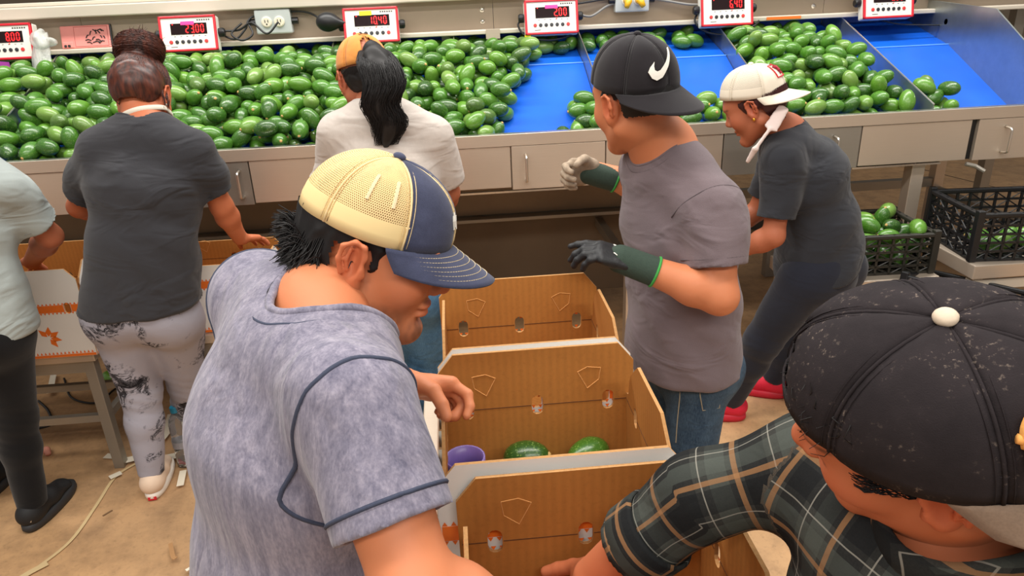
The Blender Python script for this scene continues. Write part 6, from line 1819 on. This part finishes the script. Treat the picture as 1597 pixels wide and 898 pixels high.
for k in range(7):      # stitched script above the opening
    t0 = math.pi - .34 + k * .1; P_ = [CP3(t0 + .02 * math.sin(q * 2.1 + k), .80 + .035 * math.sin(q * 1.7 + k * 2) - .05 * abs(k - 3) / 3, .003) for q in range(5)]
    P_ = [CP3(t0 + .02 * q / 1.2, .74 + (.05 if q % 2 else 0) - .04 * abs(k - 3) / 3, .003) for q in range(4)]
    scr.tube(P_, .0011, 4)
scr.build('script_stitching', simple('brown_thread', (120, 70, 34), .8), cap3)
V, Q = hair_cap(h3, 0, .005, front=.04, back=-.062, seed=9, amp=.001, top=.03)
hr3 = arr_obj('hair', V, Q, M_HAIR); keep(hr3, P3.root)
g3 = np.random.default_rng(12); pth = []
tail = spline([h3.w((0, -.105, .075)), h3.w((.004, -.135, .07)), at(590, 100, 2.405), at(600, 132, 2.375), at(592, 162, 2.37), at(607, 190, 2.375), at(602, 226, 2.385)], 5)
tw = np.interp(np.linspace(0, 1, len(tail)), [0, .10, .30, .5, .7, .85, 1], [.018, .028, .047, .047, .036, .036, .010])
sideR = np.array([1.0, 0, 0]); bk = np.array([0, -1.0, .1])
VT, QT = sdf_mesh([RC(tail[i], tail[i + 1], tw[i] * .66, tw[i + 1] * .66, .02) for i in range(len(tail) - 1)], .006)
VT = VT + vnormals(VT, QT) * (vnoise(VT, 90, 6, (1, 1, .3)) * .004)[:, None]
keep(arr_obj('ponytail', VT, QT, M_HAIR), P3.root)
for i in range(1500):
    a = g3.random() * 6.28; rad = math.sqrt(g3.random()) * .45 + .72; ph = g3.random() * 6.28; amp_ = .008 + .022 * g3.random(); t0 = 0 if g3.random() < .6 else g3.random() * .4; t1 = .75 + .3 * g3.random(); pts = []
    for t in np.linspace(t0, min(1.0, t1), 11):
        j = min(len(tail) - 1, t * (len(tail) - 1)); j0 = int(j); fr = j - j0; c = tail[j0] * (1 - fr) + tail[min(j0 + 1, len(tail) - 1)] * fr; w_ = np.interp(j, range(len(tw)), tw)
        pts.append(c + sideR * (math.cos(a) * w_ * rad * 1.12 + amp_ * t * math.sin(t * 9 + ph)) + bk * (math.sin(a) * w_ * rad * .8 + .004 * math.sin(t * 8 + ph)))
    pth.append(pts)
for i in range(900):    # side hair combed back to the opening
    th = math.pi + (g3.random() - .5) * 3.0; z0 = -.045 + .055 * g3.random(); pts = []
    for t in np.linspace(0, 1, 6):
        z = z0 + (.030 - z0) * t; rz = math.sqrt(max(.05, 1 - ((z - .04) / .105) ** 2)); th_ = math.pi + (th - math.pi) * (1 - .35 * t)
        pts.append(h3.w((math.sin(th_) * .087 * rz, math.cos(th_) * .107 * rz - .024, z)))
    pth.append(pts)
strands('hair_strands', pth, .0012, M_HAIR, hr3, 3)

# ================================================================== woman with the white cap
M_SLATE = fabric('dark_slate_jersey', (46, 47, 52), .12, (8, 8, 5), .32)
M_NAVYL = fabric('navy_black_leggings', (36, 38, 48), .12, (10, 10, 6), .09)
M_RED = simple('red_knit_sneaker', (214, 26, 56), .7, var=.12, vscale=60, bump=.4, bscale=240)
M_REDS = simple('red_rubber_sole', (196, 30, 52), .5)
M_WCAP = fabric('white_cotton_twill', (226, 216, 198), .05, (20, 20, 20), .05, 600)
M_WMESH = mesh_mat('white_cap_mesh', (222, 212, 194), (120, 110, 96), 300, .55)
P6 = Person((1.20, 2.58, 0), 'woman in a white cap, dark slate shirt and red shoes')
h6 = Head(at(1176, 164, 2.50), (-.70, .52, -.46), (-.28, .16, .94), .97)
J6 = dict(Lsh=at(1222, 258, 2.38), Rsh=at(1222, 232, 2.68), neck=at(1226, 208, 2.53), head=h6.w((0, -.02, 0)), chest=at(1256, 282, 2.52), waist=at(1276, 352, 2.48), pelvis=at(1276, 412, 2.47), hipr=unit(np.array([.25, .95, 0])),
          Lel=at(1206, 368, 2.34), Lwr=at(1150, 392, 2.44), Rel=at(1180, 330, 2.74), Rwr=at(1130, 360, 2.74),
          Lhip=at(1252, 442, 2.38), Lkn=at(1190, 530, 2.45), Lan=at(1140, 628, 2.57), Rhip=at(1290, 430, 2.56), Rkn=at(1240, 528, 2.66), Ran=at(1204, 604, 2.72))
for a in 'LR': J6[a + 'an'] = np.array([*J6[a + 'an'][:2], .085])
std_woman(P6, J6, h6, SK3, [hand_prims(J6['Lwr'], (-.9, .4, -.3), (0, 0, -1), -1, fore=mid(J6['Lel'], J6['Lwr'], .65), sc=.92, fr=.026)[0], hand_prims(J6['Rwr'], (-.9, .3, -.3), (0, 0, -1), 1, fore=mid(J6['Rel'], J6['Rwr'], .65), sc=.92, fr=.026)[0]])
sh6, m6, sl6, hc6 = shirt_mesh(P6, J6, M_SLATE, .0055, inf=.022, sleeve=.74, sr=(.066, .066), neck_r=.066, wide=1.0, deep=1.08, seed=41, amp=.009, fold_dir=(-.5, .1, .9), hem=at(1272, 415, 2.46), hem_n=(.25, 0, -1), hemr=(.19, .150))
T6 = bvh(*m6); nd6 = unit(h6.w((0, -.03, -.05)) - J6['neck'])
for a in ('R', 'L'):
    ce, ax = sl6[a]; tube_ring('sleeve_seam', ring_on(T6, ce - ax * .018, ax, 36, .12, .0), .0011, MATS['charcoal_thread'], sh6)
pants_mesh(P6, J6, M_NAVYL, .0065, wide=1.10, deep=1.15, legr=(.100, .068, .062, .045), amp=.0028, seed=44)
for a, toe in (('L', (-1, .35, 0)), ('R', (-.9, .5, 0))):
    s_, he, ff, rr_ = shoe(P6, J6[a + 'an'], J6[a + 'an'] + np.array(toe), M_RED, M_REDS, L=.245, W=.044, h=.075, sole=.034)
    V, Q = sdf_mesh([RC(J6[a + 'an'] + np.array([0, 0, .0]), J6[a + 'an'] + np.array([0, 0, .04]), .040, .042)], .006); keep(arr_obj('sock', V, Q, M_GLOVEW), P6.root)
cap6, CP6, CB6 = cap(h6, P6.root, [M_WMESH, M_WMESH, M_WCAP, M_WCAP, M_WMESH, M_WMESH], -1, tilt=20, zc=.034, size=(.092, .115, .108), seam_mat=M_WCAP, button=M_WCAP, brim_mat=M_WCAP, brim_len=.082, brim_drop=.02, brim_curve=.022, label='white mesh cap worn backwards with a red framed patch')
fr = MB()
rect = [(-.42, .30), (.42, .30), (.42, .66), (-.42, .66)]
lp = []
for i in range(4):
    a, b = rect[i], rect[(i + 1) % 4]
    for t in np.linspace(0, 1, 6)[:-1]: lp.append(CP6(math.pi + a[0] + (b[0] - a[0]) * t, a[1] + (b[1] - a[1]) * t, .0035))
fr.tube(lp, .0022, 5, closed=True); fr.build('patch_frame', M_REDPL, cap6)
fg = MB()
for pts, r_ in (([(-.12, .56), (.0, .52), (.04, .44)], .0055), ([(.04, .44), (.05, .36)], .003), ([(-.02, .45), (-.04, .36)], .003), ([(.0, .52), (.16, .55), (.2, .6)], .003), ([(-.12, .56), (-.2, .60)], .0035)):
    fg.tube([CP6(math.pi + a, b, .0035) for a, b in pts], r_, 6)
fg.build('patch_figure', simple('dark_red_thread', (150, 24, 44), .8), cap6)
V, Q = hair_cap(h6, 0, .005, front=.052, back=-.07, seed=15, mat=M_HAIRR, amp=.001, top=.035)
hr6 = arr_obj('hair', V, Q, M_HAIRR); keep(hr6, P6.root)
g6 = np.random.default_rng(31); pth = []
for i in range(1100):
    th = math.pi + (g6.random() - .5) * 3.6; z0 = .022; L_ = .06 + .05 * g6.random(); pts = []
    if abs(th - math.pi) > 1.25: L_ *= .35
    for t in np.linspace(0, 1, 6):
        z = z0 - L_ * t; rz = math.sqrt(max(.3, 1 - ((z - .04) / .12) ** 2)); pts.append(h6.w((math.sin(th) * .086 * rz, math.cos(th) * .106 * rz - .024, z + .003 * math.sin(6 * t + i))))
    pth.append(pts)
strands('hair_strands', pth, .0012, M_HAIRR, hr6, 3)
V, Q = sdf_mesh([ELL(h6.w((-.088, -.006, -.040)), (.0055, .0055, .0065))], .0018); keep(arr_obj('earring', V, Q, simple('gold', (226, 170, 70), .25, 1.0)), P6.root)
# white mask strap / face shield band hanging behind the ear
V, Q = sdf_mesh([EC(at(1222, 168, 2.40), at(1202, 200, 2.39), CU, (.020, .006), (.024, .006), .01), EC(at(1200, 202, 2.385), at(1178, 232, 2.38), CR, (.006, .005), (.007, .005), .01), EC(at(1178, 232, 2.38), at(1166, 252, 2.40), CR, (.012, .006), (.008, .005), .01)], .004)
keep(arr_obj('neck_strap', V, Q, simple('white_strap_fabric', (222, 204, 198), .75)), P6.root)

# ================================================================== woman at the left edge
M_GREYT = fabric('pale_grey_jersey', (156, 164, 162), .06, (10, 10, 6), .3)
M_BLKL = fabric('black_leggings', (18, 18, 20), .2, (12, 12, 6), .05)
P1 = Person((-1.64, 2.30, 0), 'woman at the left edge in a grey shirt and black leggings')
h1 = Head(at(-70, 120, 2.36), (-.1, .9, -.4), (0, .3, .95), .95)
J1 = dict(Rsh=at(2, 290, 2.30), Lsh=at(-165, 290, 2.34), neck=at(-78, 240, 2.33), head=h1.w((0, -.02, 0)), chest=at(-76, 345, 2.30), waist=at(-60, 430, 2.27), pelvis=at(-42, 500, 2.25), hipr=np.array([1.0, 0, 0]),
          Rel=at(78, 368, 2.42), Rwr=at(48, 408, 2.62), Lel=at(-160, 380, 2.42), Lwr=at(-120, 400, 2.66),
          Rhip=at(-2, 530, 2.25), Rkn=at(22, 650, 2.27), Ran=at(48, 780, 2.27), Lhip=at(-85, 530, 2.26), Lkn=at(-60, 650, 2.36), Lan=at(-30, 740, 2.46))
for a in 'LR': J1[a + 'an'] = np.array([*J1[a + 'an'][:2], .085])
std_woman(P1, J1, h1, SK3, [hand_prims(J1['Rwr'], (-.2, .8, -.5), (-.6, 0, -1), 1, fore=mid(J1['Rel'], J1['Rwr'], .65), sc=.92, fr=.028)[0], hand_prims(J1['Lwr'], (.2, .8, -.5), (0, 0, -1), -1, fore=mid(J1['Lel'], J1['Lwr'], .65), sc=.92, fr=.026)[0]])
sh1, m1, sl1, hc1 = shirt_mesh(P1, J1, M_GREYT, .0055, inf=.020, sleeve=.70, sr=(.070, .072), neck_r=.066, wide=1.0, deep=1.0, seed=51, amp=.009, fold_dir=(.3, .1, 1), hem=at(-40, 512, 2.25), hem_n=(-.05, 0, -1), hemr=(.185, .14))
T1 = bvh(*m1)
for a in ('R', 'L'):
    ce, ax = sl1[a]; tube_ring('sleeve_seam', ring_on(T1, ce - ax * .018, ax, 36, .12, .0), .0011, simple('grey_thread', (120, 126, 126), .9) if a == 'R' else MATS['grey_thread'], sh1)
pants_mesh(P1, J1, M_BLKL, .0065, wide=1.05, deep=1.1, legr=(.098, .066, .060, .046), amp=.0025, seed=55)
for a, toe in (('R', (.12, 1, 0)), ('L', (.05, 1, 0))):
    s_, he, ff, rr_ = shoe(P1, J1[a + 'an'], J1[a + 'an'] + np.array(toe), simple('black_mesh_sneaker', (24, 24, 26), .7, var=.2, vscale=100) if a == 'R' else MATS['black_mesh_sneaker'], simple('charcoal_sole', (46, 46, 48), .6) if a == 'R' else MATS['charcoal_sole'], L=.255, W=.045, h=.07, sole=.034)
    V, Q = sdf_mesh([RC(J1[a + 'an'] + np.array([0, 0, -.01]), J1[a + 'an'] + np.array([0, 0, .03]), .038, .040)], .006); keep(arr_obj('sock', V, Q, M_OFFWHITE), P1.root)
    lg = MB()
    for k in range(2): lg.tube([he + rr_ * (.012 + .012 * k) - ff * .004 + np.array([0, 0, .05]), he + rr_ * (.016 + .012 * k) + np.array([0, 0, .062])], .0028, 5)
    lg.build('heel_mark', M_LIP, s_)
V, Q = hair_cap(h1, 0, .008, back=-.07, seed=19); keep(arr_obj('hair', V, Q, M_HAIR), P1.root)
